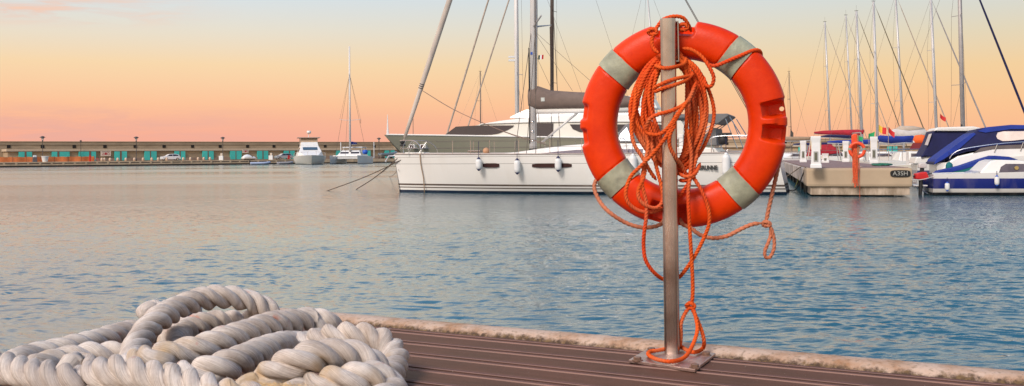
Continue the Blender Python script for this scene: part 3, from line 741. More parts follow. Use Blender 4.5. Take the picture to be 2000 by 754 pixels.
orange([(1342, 250, .0), (1350, 300, -.005), (1348, 340, -.01), (1344, 380, -.015), (1346, 430, -.02), (1349, 480, -.015), (1352, 530, -.005), (1353, 570, .0), (1351, 594, .0)])
orange([(1362, 300, .0), (1350, 345, .0), (1338, 368, .01), (1322, 388, .03)])
orange([(1332, 94, .03), (1352, 98, .02), (1372, 112, .01), (1386, 132, .0), (1394, 152, .0), (1389, 168, .01), (1378, 166, .02), (1376, 150, .03)])
orange([(1320, 335, .02), (1340, 345, -.01), (1358, 338, -.01), (1368, 318, .02)])
orange([(1326, 352, .045), (1340, 352, .0), (1356, 342, -.01), (1362, 326, .02)])
orange([(1300, 118, -.02+.06), (1274, 150, .02), (1268, 200, .01), (1284, 250, .0), (1300, 290, .03)])
# knot above the plate and the loose loops on it
knot(mb, uvs, P(1349, 597, Q), .012, rr_, pt_, ds_, 15)
def GP(px, py, dz=.012): return G(px, py, DZ+.014+dz)
rope(mb, uvs, [P(1347, 600, Q), P(1338, 612, Q-.0), P(1330, 632, Q-.01), P(1330, 652, Q+.0), P(1329, 668, Q+.01), P(1326, 680, Q+.035)], rr_, pt_, ds_, 15)
rope(mb, uvs, [P(1350, 600, Q), P(1361, 622, Q-.01), P(1371, 648, Q-.02), P(1375, 668, Q-.02), GP(1372, 681), GP(1356, 688), GP(1338, 682), GP(1330, 676)], rr_, pt_, ds_, 15)
rope(mb, uvs, [P(1352, 598, Q), P(1359, 620, Q-.02), P(1362, 646, Q-.05), P(1352, 676, Q-.09), GP(1337, 698), GP(1312, 706), GP(1284, 702), GP(1267, 693), GP(1270, 687), GP(1288, 684), GP(1303, 681), P(1318, 679, Q+.06), P(1330, 680, Q+.04)], rr_, pt_, ds_, 15)
# line over the post head
orange([(1287, 104, .0), (1276, 94, -.015+.03), (1273, 78, .02), (1278, 64, .02), (1284, 52, .03), (1296, 38, .02), (1316, 32, .015), (1334, 35, .02), (1344, 48, .03), (1350, 62, .06)])
knot(mb, uvs, P(1275, 62, Q+.02), .013, rr_, pt_, ds_, 15, 2.6)
knot(mb, uvs, P(1334, 53, Q+.035), .014, rr_, pt_, ds_, 15, 2.6)
orange([(1376, 118, .02), (1388, 128, .01), (1402, 127, .005), (1424, 118, -.002), (1448, 108, -.004), (1470, 99, .004), (1482, 99, .02), (1486, 108, .06), (1480, 118, .12)])
thr = mb.build('throw_line', m_or, None, smooth=True, uv=uvs, base=Vector((RC.x, RC.y, RC.z-.5)))
tag(thr, 'tangled orange throwing rope hanked over the head of the steel post', 'rope')
# grab line, part of the ring
mb = W(); uvs = []
def pink(pts, r=.0085): rope(mb, uvs, px_path(pts, RD), r, .05, .0055, 15)
pink([(1186, 330, .06), (1166, 350, .065), (1161, 368, .05), (1172, 394, .01), (1192, 416, -.03), (1222, 435, -.03), (1252, 444, -.04), (1276, 443, -.05), (1292, 437, -.05), (1300, 425, -.02)])
pink([(1328, 425, -.02), (1334, 438, -.04), (1350, 446, -.05), (1368, 459, -.06), (1392, 465, -.06), (1420, 461, -.06), (1448, 447, -.06), (1470, 438, -.06), (1488, 436, -.06)])
pink([(1496, 434, -.06), (1502, 405, -.06), (1510, 370, -.065), (1518, 335, -.07), (1525, 300, -.075), (1526, 280, -.07), (1522, 266, -.05), (1519, 258, -.02)])
pink([(1500, 437, -.06), (1507, 448, -.062), (1512, 468, -.06), (1511, 488, -.06), (1503, 503, -.06), (1495, 502, -.06), (1494, 490, -.06), (1500, 475, -.06), (1505, 460, -.055), (1504, 442, -.055)], .0072)
knot(mb, uvs, P(1497, 437, RD-.06), .010, .0085, .05, .0055, 15, 2.2)
mb.build('grab_line', m_pk, ringo, smooth=True, uv=uvs)
# ---------------------------------------------------------------- hawser
m_wh = rope_mat('hawser_white', (.40, .31, .25), (.92, .83, .75), fine=80, vs_=14, bump=1., dist=.006,
                stain=[(2.2, .5, .75, (.42, .36, .33), .6, 1.), (9, .66, .72, (.62, .20, .12), .7, 5.), (4, .62, .7, (.62, .40, .16), .55, 9.)])
mb = MB(); uvs = []
def hz(px, py, z): return G(px, py, DZ+z)
HP = [
 # outermost back lay running off to the left
 [(20, 712, .05), (68, 694, .05), (140, 680, .05), (205, 663, .05), (262, 647, .05), (330, 640, .05), (400, 636, .05)],
 # second lay on the left
 [(60, 722, .05), (110, 706, .05), (175, 695, .055), (240, 692, .05), (290, 690, .05)],
 # short cut end behind the arch
 [(281, 612, .10), (300, 607, .10), (335, 606, .10), (380, 612, .06)],
 # inner arch lay
 [(330, 668, .05), (362, 645, .05), (400, 632, .06), (440, 628, .06), (485, 629, .06), (530, 640, .05), (560, 662, .05)],
 # the arch
 [(262, 716, .05), (262, 690, .07), (280, 652, .11), (306, 626, .14), (345, 603, .16), (392, 585, .175), (440, 580, .175), (488, 588, .15), (522, 606, .11), (532, 630, .06), (520, 652, .05)],
 # long diagonal lay
 [(250, 712, .06), (300, 700, .10), (345, 690, .11), (400, 678, .12), (455, 660, .13), (505, 642, .135), (560, 629, .13), (605, 624, .12), (638, 632, .10), (648, 650, .05), (610, 668, .05), (560, 678, .05)],
 # second diagonal
 [(300, 742, .05), (350, 735, .08), (400, 726, .10), (450, 712, .11), (500, 692, .11), (545, 676, .10), (580, 672, .06), (620, 680, .05)],
 # wide loop at the right
 [(480, 706, .05), (560, 680, .06), (630, 664, .10), (690, 656, .12), (738, 664, .11), (766, 688, .08), (768, 716, .055), (745, 740, .05), (700, 752, .05)],
 # inner right loop
 [(470, 775, .05), (510, 745, .08), (545, 720, .12), (590, 702, .145), (640, 692, .15), (690, 694, .14), (724, 712, .11), (728, 740, .06), (700, 760, .05)],
 # low front right
 [(540, 790, .05), (595, 764, .06), (645, 746, .09), (700, 738, .10), (745, 742, .08), (764, 762, .05), (740, 790, .05)],
 # front left heavy lay
 [(-80, 700, .09), (-30, 712, .10), (30, 724, .10), (85, 735, .10), (140, 748, .09), (190, 768, .06), (250, 800, .05)],
 # front middle lay
 [(120, 765, .05), (160, 742, .08), (205, 728, .12), (260, 728, .13), (320, 742, .12), (380, 758, .11), (450, 775, .10), (530, 785, .09)],
 # little bight seen between the two front lays
 [(150, 742, .05), (138, 722, .09), (152, 712, .10), (170, 728, .08), (175, 750, .05)],
]
for pp in HP:
    rope(mb, uvs, [hz(*p) for p in pp],   .0475, .20, .0075, 54, jitter=.03)
hawser_fill = [hz(*p) for p in HP[5][2:9]]
haw = mb.build('mooring_rope', m_wh, None, smooth=True, uv=uvs)
tag(haw, 'heap of thick cream three-strand hawser loops at the left end of the deck', 'rope')
# loose fibres standing off the rope
fz = MB(); ME = haw.data
rg = random.Random(11)
polys = ME.polygons
base = haw.location
for _ in range(14000):
    p = polys[rg.randrange(len(polys))]
    if len(p.vertices) != 4: continue
    c = Vector(p.center)+base
    nrm_ = p.normal
    if nrm_.z < -.2: continue
    t = Vector((rg.uniform(-1, 1), rg.uniform(-1, 1), rg.uniform(-.3, 1))).normalized()
    Lh = rg.uniform(.004, .013); w = .00022
    d1 = (nrm_*.55+t*.9).normalized(); sidev = d1.cross(nrm_).normalized() if d1.cross(nrm_).length > .01 else Vector((1, 0, 0))
    a = c; b = c+d1*Lh*.6; e = b+(d1+t*.6-nrm_*.3).normalized()*Lh*.5
    fz.add([a-sidev*w, a+sidev*w, b+sidev*w*.7, b-sidev*w*.7, e], [(0, 1, 2, 3), (3, 2, 4)])
fz.v = [tuple(Vector(v)-base) for v in fz.v]
fp_ = MB()
for _ in range(1800):
    c = hz(530+R.gauss(0, 34), 756+R.gauss(0, 4), .105+R.uniform(-.01, .012)); d1 = Vector((R.uniform(-1, 1), R.uniform(-1, .6), R.uniform(.1, 1))).normalized()*R.uniform(.004, .012)
    e = c+d1; w_ = Vector((.0004, .0002, .0004)); fp_.add([c-w_, c+w_, e], [(0, 1, 2)])
fp_.v = [tuple(Vector(v)-base) for v in fp_.v]
q_ = fp_.build('stained_fibres', mat('stained_fibre', (.80, .50, .20), .9, var=.3, scale=30, hue=(.75, .62, .45)), haw); q_['kind'] = 'stuff'
fo = fz.build('loose_fibres', mat('fibre', (.66, .60, .55), .9, var=.1), haw); fo['kind'] = 'stuff'
# ================================================================ boats
def hull_shape(L, B, Fb, Fs, draft=.35, rake=.5, srake=0., tw=.8, full=2.2, flare=.75, n=30, dip=0., knuckle=None):
    """x from 0 (stern) to L (bow). returns section maker, half beam fn, sheer fn"""
    def hb(t):
        if t < .42: return B/2*(tw+(1-tw)*math.sin(t/.42*math.pi/2))
        return B/2*max(0., 1-((t-.42)/.58)**full)
    def sh(t): return Fs+(Fb-Fs)*t-dip*math.sin(math.pi*t)
    lv = [(1, 1), (.93, .998), (.7, .985), (.45, .95), (.22, .90), (.05, .84), (-.3, .7), (-.7, .45), (-1, .0)]
    def sec(t):
        b = hb(t); f = sh(t); s = max(0., (t-.45)/.55)
        out = []
        for q, w in lv:
            z = f*q if q >= 0 else draft*q
            low = 1-max(0., min(1, z/f))
            ww = w*(1-flare*.5*low*s)
            x = t*L + (rake*(max(z, -draft*.3)/f-1) if False else 0)
            xx = t*(L-rake*low*(t**3)) + srake*low*(1-t)**4
            out.append((xx, b*ww, z))
        return out
    def mesh():
        m = MB(); secs = []
        for i in range(n+1):
            t = i/n; t = 1-(1-t)**1.25
            s = sec(min(t, .9995))
            full_ = [(x, y, z) for x, y, z in s]+[(x, -y, z) for x, y, z in s[-2::-1]]
            secs.append(full_)
        m.loft(secs, caps=True); return m
    def deck(camber=.05, inset=.03, drop=.04):
        m = MB(); secs = []
        for i in range(n+1):
            t = i/n; t = 1-(1-t)**1.25; t = min(t, .992)
            b = max(.01, hb(t)-inset); z = sh(t)-drop
            secs.append([(t*L, b, z), (t*L, b*.5, z+camber*.75), (t*L, 0, z+camber), (t*L, -b*.5, z+camber*.75), (t*L, -b, z)])
        m.loft(secs, caps=False); return m
    return dict(mesh=mesh, deck=deck, hb=lambda x: hb(min(1, max(0, x/L))), sh=lambda x: sh(min(1, max(0, x/L))))
def fender(loc, h, r, label, body, ends, group='fenders hung along the boats', tail=True, top_z=None):
    t = thing('fender', loc, 0, label, 'fender', group); q = min(1, h/.6)
    MB().lathe((0, 0, 0), [(r*.3, .04*q), (r*.75, .09*q), (r*.98, .17*q), (r, .24*q), (r, h-.24*q), (r*.98, h-.17*q), (r*.75, h-.09*q), (r*.3, h-.04*q)], 14).build('body', body, t, smooth=True)
    for k, zz_ in ((0, (.0, .10*q)), (1, (h-.10*q, h))):
        pr = [(r*.18, zz_[0]), (r*.38, zz_[0]+.03*q), (r*.80, zz_[1])] if k == 0 else [(r*.80, zz_[0]), (r*.38, zz_[1]-.03*q), (r*.18, zz_[1])]
        MB().lathe((0, 0, 0), pr, 12).build('end_cap', ends, t, smooth=True)
    if top_z:
        MB().tube([(0, 0, h-.01), (0, 0, top_z-loc[2])], .012, 5).build('lanyard', navyp, t)
    return t
def wire_part(root, a, b, r=.009, name='shroud', m=None, n=4):
    return MB().tube([a, b], r, n, cap=False).build(name, m or wire, root)
def sailboat(name, px, Z, top, heading, L, label, J=None, mfrac=.45, jib=None, cover=None, boomL=None, mastm=None, mr=.09, hull_m=None, group='sailing boats moored at the marina', jr=.05, spread=2, fb=1.25, cabin=True, boomz=1.1, Bf=.31, jib_end=None, hood=None, backstay=True, coverk=1.):
    d = Vector((math.cos(heading), math.sin(heading)))
    mx = L*mfrac
    foot = P(px, 300, Z); o = Vector((foot.x, foot.y))-d*mx
    root = thing(name, (o.x, o.y, 0), heading, label, 'sailboat', group)
    B = L*Bf
    hs = hull_shape(L, B, fb*1.12, fb, rake=.9, srake=-.3, tw=.75, dip=.08)
    hs['mesh']().build('hull', hull_m or hullw, root, smooth='auto')
    hs['deck']().build('deck', white, root, smooth=True)
    inv = root.matrix_basis.inverted()
    tp = inv @ P(top[0], top[1], Z)
    ft = Vector((mx, 0, fb+.15))
    if cabin:
        cz = fb+.02
        pr = [(L*.28, cz-.05), (L*.30, cz+.42), (L*.50, cz+.40), (L*.66, cz+.22), (L*.74, cz-.02)]
        MB().slab(pr, lambda x, z: B*.30-(z-cz)*.35-(max(0, x-L*.5))*.22).build('cabin', white, root, bevel=.05)
        MB().slab([(L*.33, cz+.14), (L*.33, cz+.30), (L*.55, cz+.27), (L*.60, cz+.16)], lambda x, z: B*.30-(z-cz)*.35-(max(0, x-L*.5))*.22+.012).build('cabin_window', darkglass, root)
    if hood:
        hzz = fb+.4
        MB().slab([(L*.20, hzz-.3), (L*.19, hzz+.75), (L*.27, hzz+.85), (L*.36, hzz-.0)], lambda x, z: B*.32-(z-hzz)*.1).build('spray_hood', hood, root, bevel=.08)
    mm = mastm or alu
    mast = MB().tube([ft-Vector((0, 0, .2)), ft.lerp(tp, .5), tp], [mr, mr, mr*.8], 10).build('mast', mm, root, smooth=True)
    hgt = (tp-ft).length; dirm = (tp-ft).normalized()
    MB().box(tp+Vector((.0, 0, .05)), (.35, .05, .04)).build('masthead', rubber, mast)
    MB().tube([tp, tp+Vector((0, 0, .6))], .008, 4).build('aerial', wire, mast)
    sp_pts = []
    for k in range(spread):
        f = (k+1)/(spread+1); c = ft.lerp(tp, f); w = B*.36*(1-.25*k)
        MB().tube([c+Vector((-.25, -w, .06)), c, c+Vector((-.25, w, .06))], .022, 5).build('spreader', mm, mast)
        sp_pts.append((c, w))
    for sg in (-1, 1):
        ch = Vector((mx-.3, sg*B*.46, fb))
        if sp_pts:
            c0, w0 = sp_pts[0]; c1, w1 = sp_pts[-1]
            wire_part(root, ch, c0+Vector((-.25, sg*w0, .06)))
            wire_part(root, c0+Vector((-.25, sg*w0, .06)), c1+Vector((-.25, sg*w1, .06)))
            wire_part(root, c1+Vector((-.25, sg*w1, .06)), tp)
            wire_part(root, Vector((mx-.6, sg*B*.45, fb)), c0)
        MB().tube([Vector((L*t_, sg*hs['hb'](L*t_)*.97, hs['sh'](L*t_)+.6)) for t_ in (.06, .2, .4, .6, .8, .93)], .012, 5).build('guard_wire', wire, root)
    if backstay: wire_part(root, tp, Vector((.1, 0, fb)), name='backstay')
    bow = Vector((L*.985, 0, hs['sh'](L)+.02))
    if J is not None: bow = Vector((mx+J, 0, fb*1.1))
    hd = tp if jib_end is None else ft.lerp(tp, jib_end)
    wire_part(root, hd, bow, name='forestay')
    if jib:
        pts = [bow.lerp(hd, f) for f in (.04, .06, .3, .6, .9, .95)]
        MB().tube(pts, [jr*.5, jr, jr*1.15, jr, jr*.7, jr*.3], 8).build('furled_jib', jib, root, smooth=True)
    MB().tube([Vector((L*.93, -B*.10, fb*1.1)), Vector((L*.95, -B*.08, fb*1.1+.6)), Vector((L*1.0, 0, fb*1.1+.62)), Vector((L*.95, B*.08, fb*1.1+.6)), Vector((L*.93, B*.10, fb*1.1))], .016, 6).build('pulpit', steel, root)
    if boomL:
        bz = fb+boomz
        sgn = -1
        b0, b1 = Vector((mx-.1, 0, bz)), Vector((mx-boomL, 0, bz+.18))
        MB().tube([b0, b1], .07, 8).build('boom', mm, root, smooth=True)
        if cover:
            MB().tube([b0+Vector((.25, 0, .5)), b0+Vector((.1, 0, .28)), b0+Vector((-.3, 0, .24)), b0.lerp(b1, .4)+Vector((0, 0, .2)), b0.lerp(b1, .8)+Vector((0, 0, .14)), b1+Vector((0, 0, .08))], [v*coverk for v in (.08, .18, .24, .20, .15, .08)], 10).build('sail_cover', cover, root, smooth=True)
    return root, hs, ft, tp
hullw = zbands('hull_white', [(-1, (.02, .03, .05)), (.06, (.02, .03, .12)), (.13, (.70, .69, .66))])
hull_cream = zbands('hull_cream', [(-1, (.02, .03, .05)), (.08, (.45, .05, .03)), (.14, (.66, .62, .53))])
hull_navy = zbands('hull_blue', [(-1, (.02, .02, .02)), (.10, (.6, .6, .6)), (.30, (.015, .025, .22)), (.86, (.72, .72, .70))])
# ---------------------------------------------------------------- the big white sailing yacht
S0 = (10.67, 40.9); S1 = (-5.30, 45.9)
fr = Frame(S0, (S1[0]-S0[0], S1[1]-S0[1])); LY = math.hypot(S1[0]-S0[0], S1[1]-S0[1])
yt = thing('sailing_yacht', (S0[0], S0[1], 0), fr.rz, 'long white sailing yacht with brown sail cover and two brown waterline stripes', 'yacht')
BY = 4.5
hs = hull_shape(LY, BY, 1.68, 1.62, draft=.5, rake=.34, srake=-.35, tw=.78, full=2.3, flare=.55, n=44, dip=.02)
hm = zbands('yacht_hull', [(-1, (.008, .02, .05)), (.10, (.74, .72, .68)), (.20, (.10, .07, .055)), (.25, (.74, .72, .68)), (.31, (.10, .07, .055)), (.385, (.74, .72, .68)), (1.24, (.16, .15, .14)), (1.255, (.74, .72, .68)), (1.54, (.22, .19, .17)), (1.56, (.76, .75, .72))], dirt=.03, stain=(.5, .42, .3))
hs['mesh']().build('hull', hm, yt, smooth='auto')
hs['deck'](camber=.12).build('deck', mat('yacht_deck', (.55, .47, .40), .7, var=.1), yt, smooth=True)
def yx(px, lat=0., py=300): return fr.at(px, py, lat)[0]
def yz(px, py, lat=0.): return fr.at(px, py, lat)[1]
# hull ports
def side_patch(root, hsd, x0, x1, z0, z1, m, name, lat_sign=1, th=.02, round_=.3):
    mbp = MB(); n = 10; vs = []
    def inner(x, z):
        t_ = x/LY; return hsd(x, z)
    secs = []
    for i in range(n+1):
        x = x0+(x1-x0)*i/n; e = min(1, min(i, n-i)/1.5); zc = (z0+z1)/2; hh = (z1-z0)/2*(.6+.4*e)
        y = inner(x, zc)
        secs.append([(x, lat_sign*(y-.03), zc-hh), (x, lat_sign*(y+th), zc-hh), (x, lat_sign*(y+th), zc+hh), (x, lat_sign*(y-.03), zc+hh)])
    return mbp.loft(secs, close=True).build(name, m, root)
def yhull_y(x, z):
    b = hs['hb'](x); f = hs['sh'](x); t_ = x/LY; s = max(0., (t_-.45)/.55); q = z/f
    lv = [(1, 1), (.93, .998), (.7, .985), (.45, .95), (.22, .90), (.05, .84)]
    w = .9
    for (qa, wa), (qb, wb) in zip(lv, lv[1:]):
        if qb <= q <= qa: w = wb+(wa-wb)*(q-qb)/(qa-qb)
    return b*w*(1-.55*.5*(1-q)*s)
portm = mat('port_glass', (.035, .014, .014), .3, var=.4, scale=1.2, spec=.3)
for a, b_ in ((938, 973), (1040, 1119)):
    zl = yz((a+b_)/2, 327.5, 2.0); zh = yz((a+b_)/2, 319, 2.0)
    side_patch(yt, yhull_y, yx(b_, 2.0), yx(a, 2.0), zl, zh, portm, 'hull_window')
# rub rail cap along gunwale
for sg in (-1, 1):
    pts = [(LY*t_, sg*(hs['hb'](LY*t_)+.0), hs['sh'](LY*t_)+.015) for t_ in [i/24*.995 for i in range(25)]]
    MB().tube(pts, .03, 6).build('toe_rail', mat('toe_rail', (.36, .30, .27), .6, var=.1), yt)
# coachroof from photo outline
def fo_(pts, lat=0.): return [fr.at(p[0], p[1], lat) for p in pts]
cr_ = fo_([(885, 304), (960, 301), (1010, 297), (1060, 290), (1110, 284), (1150, 281), (1215, 279), (1262, 279), (1268, 304)], 1.1)
hwc = lambda x, z: min(1.55, .45+(13.3-x)*.28)-(z-1.6)*.5
MB().slab(cr_, hwc).build('coachroof', white, yt, bevel=.06)
wn = fo_([(1055, 300.5), (1085, 296.5), (1130, 292.5), (1210, 291.5), (1258, 291), (1258, 301), (1130, 301.5)], 1.2)
MB().slab(wn, lambda x, z: hwc(x, z)+.02).build('cabin_window', mat('purple_glass', (.06, .03, .06), .15, var=.4, scale=.8, spec=.8), yt)
# mast, spreaders, boom
mxl = yx(1041); mft = Vector((mxl, 0, 1.75)); mtp = Vector((mxl-.25, 0, 19.6))
mast = MB().tube([mft, mft.lerp(mtp, .5), mtp], [.155, .155, .11], 14).build('mast', whitemast, yt, smooth=True)
zs_ = yz(1041, 52)
for zq, w in ((zs_, 1.15), (zs_+4.3, .9), (zs_+8., .6)):
    MB().tube([(mxl-.55, -w, zq+.18), (mxl-.1, -.1, zq), (mxl-.1, .1, zq), (mxl-.75, w*1.0, zq+.30)], [.02, .05, .05, .035], 6).build('spreader', alu, mast)
MB().lathe((mxl, 0, 1.68), [(.24, 0), (.24, .05), (.18, .12), (.18, .2)], 12).build('mast_collar', rubber, mast)
for k, zq in enumerate((2.2, 2.6, 3.0)):
    MB().lathe((mxl-.05, .2, zq), [(.01, -.07), (.06, -.07), (.05, 0), (.07, .07), (.01, .07)], 10, 'Y').build('winch', steel, mast, smooth=True)
MB().box((mxl-.02, .165, yz(1041, 105)), (.09, .02, .10)).build('mast_badge', bluep, mast)
MB().tube([(mxl+.10, .12, 2.1), (mxl+.11, .12, 6.2)], .03, 6).build('track', rubber, mast)
bz0 = yz(1050, 216); 
MB().tube([(mxl-.15, 0, bz0-.02), (yx(1245), 0, yz(1245, 214))], .13, 10).build('boom', white, yt, smooth=True)
ckv = fo_([(1036, 178), (1042, 170), (1052, 169), (1075, 176), (1120, 178), (1170, 180), (1215, 183), (1243, 190), (1246, 206), (1200, 212), (1130, 213), (1060, 213), (1044, 211), (1038, 200)])
xs0, xs1 = yx(1036), yx(1246)
def lz(x):   # cover top and bottom by x
    return x
sec = []
for pxx, yt_, yb_, wd_ in ((1033, 170, 208, .18), (1040, 168, 212, .30), (1052, 169, 214, .34), (1075, 176, 214, .34), (1120, 179, 213, .33), (1170, 181, 213, .31), (1215, 185, 212, .28), (1243, 191, 209, .2), (1249, 196, 206, .08)):
    x, zt = fr.at(pxx, yt_); _, zb = fr.at(pxx, yb_)
    zc, hh = (zt+zb)/2, (zt-zb)/2; ring_ = []
    for k in range(16):
        a = 2*math.pi*k/16; pinch = 1-.45*max(0, math.sin(a))
        ring_.append((x+.02*math.sin(k*2.3+pxx), wd_*math.cos(a)*pinch+.012*math.sin(pxx*.9+k*1.7), zc+hh*math.sin(a)+.015*math.sin(pxx*.13+k)))
    sec.append(ring_)
sc_ob = MB().loft(sec, close=True).build('sail_cover', canvas_brown, yt, smooth=True)
MB().box((yx(1065), .32, yz(1065, 195)), (.16, .03, .16)).build('patch', mat('patch', (.5, .53, .50), .6), sc_ob)
# vang
MB().tube([(yx(1058), .0, yz(1058, 278)), (yx(1130), 0, yz(1130, 219))], [.045, .05], 8).build('boom_vang', alu, yt, smooth=True)
# forestay with furled genoa
b0 = Vector((yx(783), 0, yz(783, 292))); 
hd0 = P(868, -8, 44.4); inv = yt.matrix_basis.inverted(); hd1 = inv @ hd0
dirj = (hd1-b0); dirj = dirj*(1/dirj.x) if abs(dirj.x) > 1e-6 else dirj
kx_ = (mtp.x+.15)-b0.x
hdj = b0+(hd1-b0)*(kx_/(hd1.x-b0.x)); hdj.y = 0
hl = hdj-b0
pts = [b0+hl*f for f in (0, .012, .03, .032, .08, .13, .14, .2, .35, .5, .7, .92, .95)]
MB().tube(pts, [.03, .03, .03, .07, .09, .105, .095, .12, .125, .12, .11, .07, .03], 12).build('furled_genoa', mat('genoa_uv_strip', (.50, .43, .37), .9, var=.22, scale=1.5, bump=.7, bscale=4, stretch=(1, 1, .35)), yt, smooth=True)
MB().lathe((b0+hl*.015)[:], [(.05, -.12), (.13, -.1), (.13, -.05), (.08, 0), (.13, .05), (.13, .1), (.05, .12)], 12).build('furling_drum', rubber, yt)
for f in (.158, .163, .168):
    MB().tube([b0+hl*(f-.0008), b0+hl*(f+.0008)], .115, 12).build('lashing', rubber, yt)
# sheets from clew
cl = b0+hl*.155
for (ex, ey, ez) in ((yx(1075), .9, yz(1075, 280)), (yx(1060), -1.0, yz(1060, 284))):
    e = Vector((ex, ey, ez)); mid = cl.lerp(e, .5)-Vector((0, 0, .28))
    MB().tube(smooth_path([cl, cl.lerp(mid, .5)-Vector((0, 0, .10)), mid, mid.lerp(e, .5)-Vector((0, 0, .08)), e], .4), .014, 5).build('sheet', mat('sheet_rope', (.22, .15, .12), .8), yt)
# shrouds
for sg in (-1, 1):
    for dx_, tz in ((-.3, zs_), (-.7, zs_+4.3), (.2, zs_-.2)):
        wire_part(yt, Vector((mxl+dx_, sg*2.0, 1.65)), Vector((mxl-.5 if dx_ < 0 else mxl, sg*(1.1 if dx_ < 0 else .05), tz+.1)), r=.014)
for pxx in (1096, 1104): wire_part(yt, Vector((mxl-.2, .25, 3.)), Vector((mxl-.2, .3, 16)), r=.01, name='halyard')
wire_part(yt, mtp, Vector((.3, .6, 1.7)), name='backstay', r=.014); wire_part(yt, mtp, Vector((.3, -.6, 1.7)), name='backstay', r=.014)
# lazy jacks
for a, b_ in (((1046, 60), (1120, 178)), ((1046, 60), (1180, 181)), ((1046, 100), (1080, 176))):
    xa, za = fr.at(*a); xb, zb = fr.at(*b_); wire_part(yt, Vector((mxl-.1, .1, za)), Vector((xb, .15, zb)), r=.007, name='lazy_jack')
# pulpit
def rail(pts, name='pulpit', r=.016, root=None): return MB().tube(smooth_path(pts, .08), r, 7).build(name, steel, root or yt)
bx = LY
for sg in (-1, 1):
    rail([(yx(840), sg*.95, 1.64), (yx(836), sg*.90, 2.0), (yx(822), sg*.72, 2.26), (yx(800), sg*.4, 2.3), (yx(783), sg*.08, 2.3)])
    rail([(yx(795), sg*.3, 1.66), (yx(792), sg*.28, 1.98), (yx(800), sg*.4, 2.3)])
    rail([(yx(828), sg*.8, 1.95), (yx(792), sg*.28, 1.95)])
    rail([(yx(806), sg*.55, 1.64), (yx(822), sg*.72, 2.26)])
    xs = [yx(p) for p in (905, 943, 982, 1040, 1100, 1160, 1220, 1280, 1340, 1400)]
    for x in xs:
        MB().tube([(x, sg*(hs['hb'](x)-.06), 1.62), (x, sg*(hs['hb'](x)-.06), 2.24)], .014, 6).build('stanchion', steel, yt)
    for zz_ in (1.94, 2.23):
        MB().tube([(x, sg*(hs['hb'](x)-.06), zz_) for x in [yx(840)]+xs], .007, 4).build('guard_wire', wire, yt)
    rail([(yx(1404), sg*1.8, 1.65), (yx(1404), sg*1.8, 2.25), (.15, sg*1.75, 2.27), (.12, sg*.4, 2.27), (.12, sg*.4, 1.65)], 'pushpit')
# fore hatch, dorade & anchor clutter
MB().box((yx(930), 0, 1.8), (.6, .6, .06)).build('hatch', mat('hatch', (.2, .14, .12), .3), yt, bevel=.02)
MB().box((yx(815), .0, 1.72), (.9, .7, .10)).build('anchor_locker', white, yt, bevel=.02)
MB().lathe((yx(957), .5, 1.80), [(.01, -.14), (.12, -.1), (.15, 0), (.12, .1), (.01, .14)], 14, 'Y').build('buoy', mat('buoy_tan', (.45, .25, .14), .7), yt, smooth=True)
MB().tube([(LY-.1, 0, 1.62), (LY+.25, 0, 1.60), (LY+.35, .12, 1.35)], .04, 6).build('anchor', steel, yt)
# spray hood, bimini, wheel, rails aft
sh_ = fo_([(1201, 279), (1207, 262), (1222, 243), (1243, 238), (1262, 239), (1278, 279)], 1.0)
hood = MB().slab(sh_, lambda x, z: 1.45-(z-1.9)*.35).build('spray_hood', canvas_grey, yt, bevel=.08)
for pl in ([(1206, 275), (1210, 262), (1222, 248), (1229, 263), (1231, 275)], [(1229, 248), (1248, 246), (1244, 255), (1238, 257)]):
    MB().slab(fo_(pl, 1.4), lambda x, z: 1.45-(z-1.9)*.35+.015).build('hood_window', blueglass, hood)
bi = fo_([(1308, 226), (1330, 224), (1380, 224), (1424, 223), (1427, 226), (1405, 243), (1385, 240), (1360, 231), (1308, 232)], .8)
MB().slab(bi, 1.55).build('bimini', canvas_grey, yt, bevel=.03)
for sg in (-1, 1):
    for a, b_ in (((1322, 282), (1415, 230)), ((1345, 282), (1400, 242)), ((1425, 228), (1446, 262)), ((1417, 232), (1440, 290))):
        x1, z1 = fr.at(*a, 1.5); x2, z2 = fr.at(*b_, 1.5); MB().tube([(x1, sg*1.5, z1), (x2, sg*1.5, z2)], .02, 6).build('bimini_frame', steel, yt)
rail([(yx(1226), 1.7, 1.62), (yx(1226), 1.72, 2.15), (yx(1230), 1.72, 2.27), (yx(1237), 1.72, 2.15), (yx(1241), 1.7, 1.62)], 'hand_rail')
wx_ = yx(1345)
for sg in (-1, 1):
    mb = MB()
    pts = [(wx_, sg*1.0+.42*math.cos(a), 2.35+.42*math.sin(a)) for a in [2*math.pi*k/24 for k in range(25)]]
    MB().tube(pts, .018, 6).build('wheel', steel, yt)
    MB().box((wx_+.15, sg*1.0, 2.0), (.18, .3, .8)).build('binnacle', white2, yt, bevel=.03)
MB().slab(fo_([(1355, 283), (1392, 250), (1398, 250), (1400, 283)], 1.2), 1.25).build('cockpit_screen', canvas_grey, yt)
MB().slab(fo_([(1290, 304), (1290, 290), (1350, 286), (1398, 289), (1410, 304)], 1.2), 1.5).build('coaming', white, yt, bevel=.04)
MB().lathe((yx(1420), 1.6, 2.05), [(.02, -.1), (.16, -.08), (.2, .1), (.16, .3), (.02, .34)], 12).build('outboard_motor', rubber, yt, smooth=True)
MB().box((yx(1425), 1.75, 2.35), (.5, .14, .12)).build('winch_box', rubber, yt)
# name on the topside
vs, fs = text_mb('GRUNNE', .22, .012, .012)
nb = MB(); xm = yx(1382, 2.1); zm = yz(1382, 328, 2.1); yv = max(yhull_y(xm-.4, zm), yhull_y(xm+.4, zm))+.015
nb.add([(xm-v.x*.80, yv+.004+v.z, zm+v.y) for v in vs], fs)
nb.build('name_lettering', mat('black_paint', (.03, .03, .028), .5, var=.3, scale=8), yt)
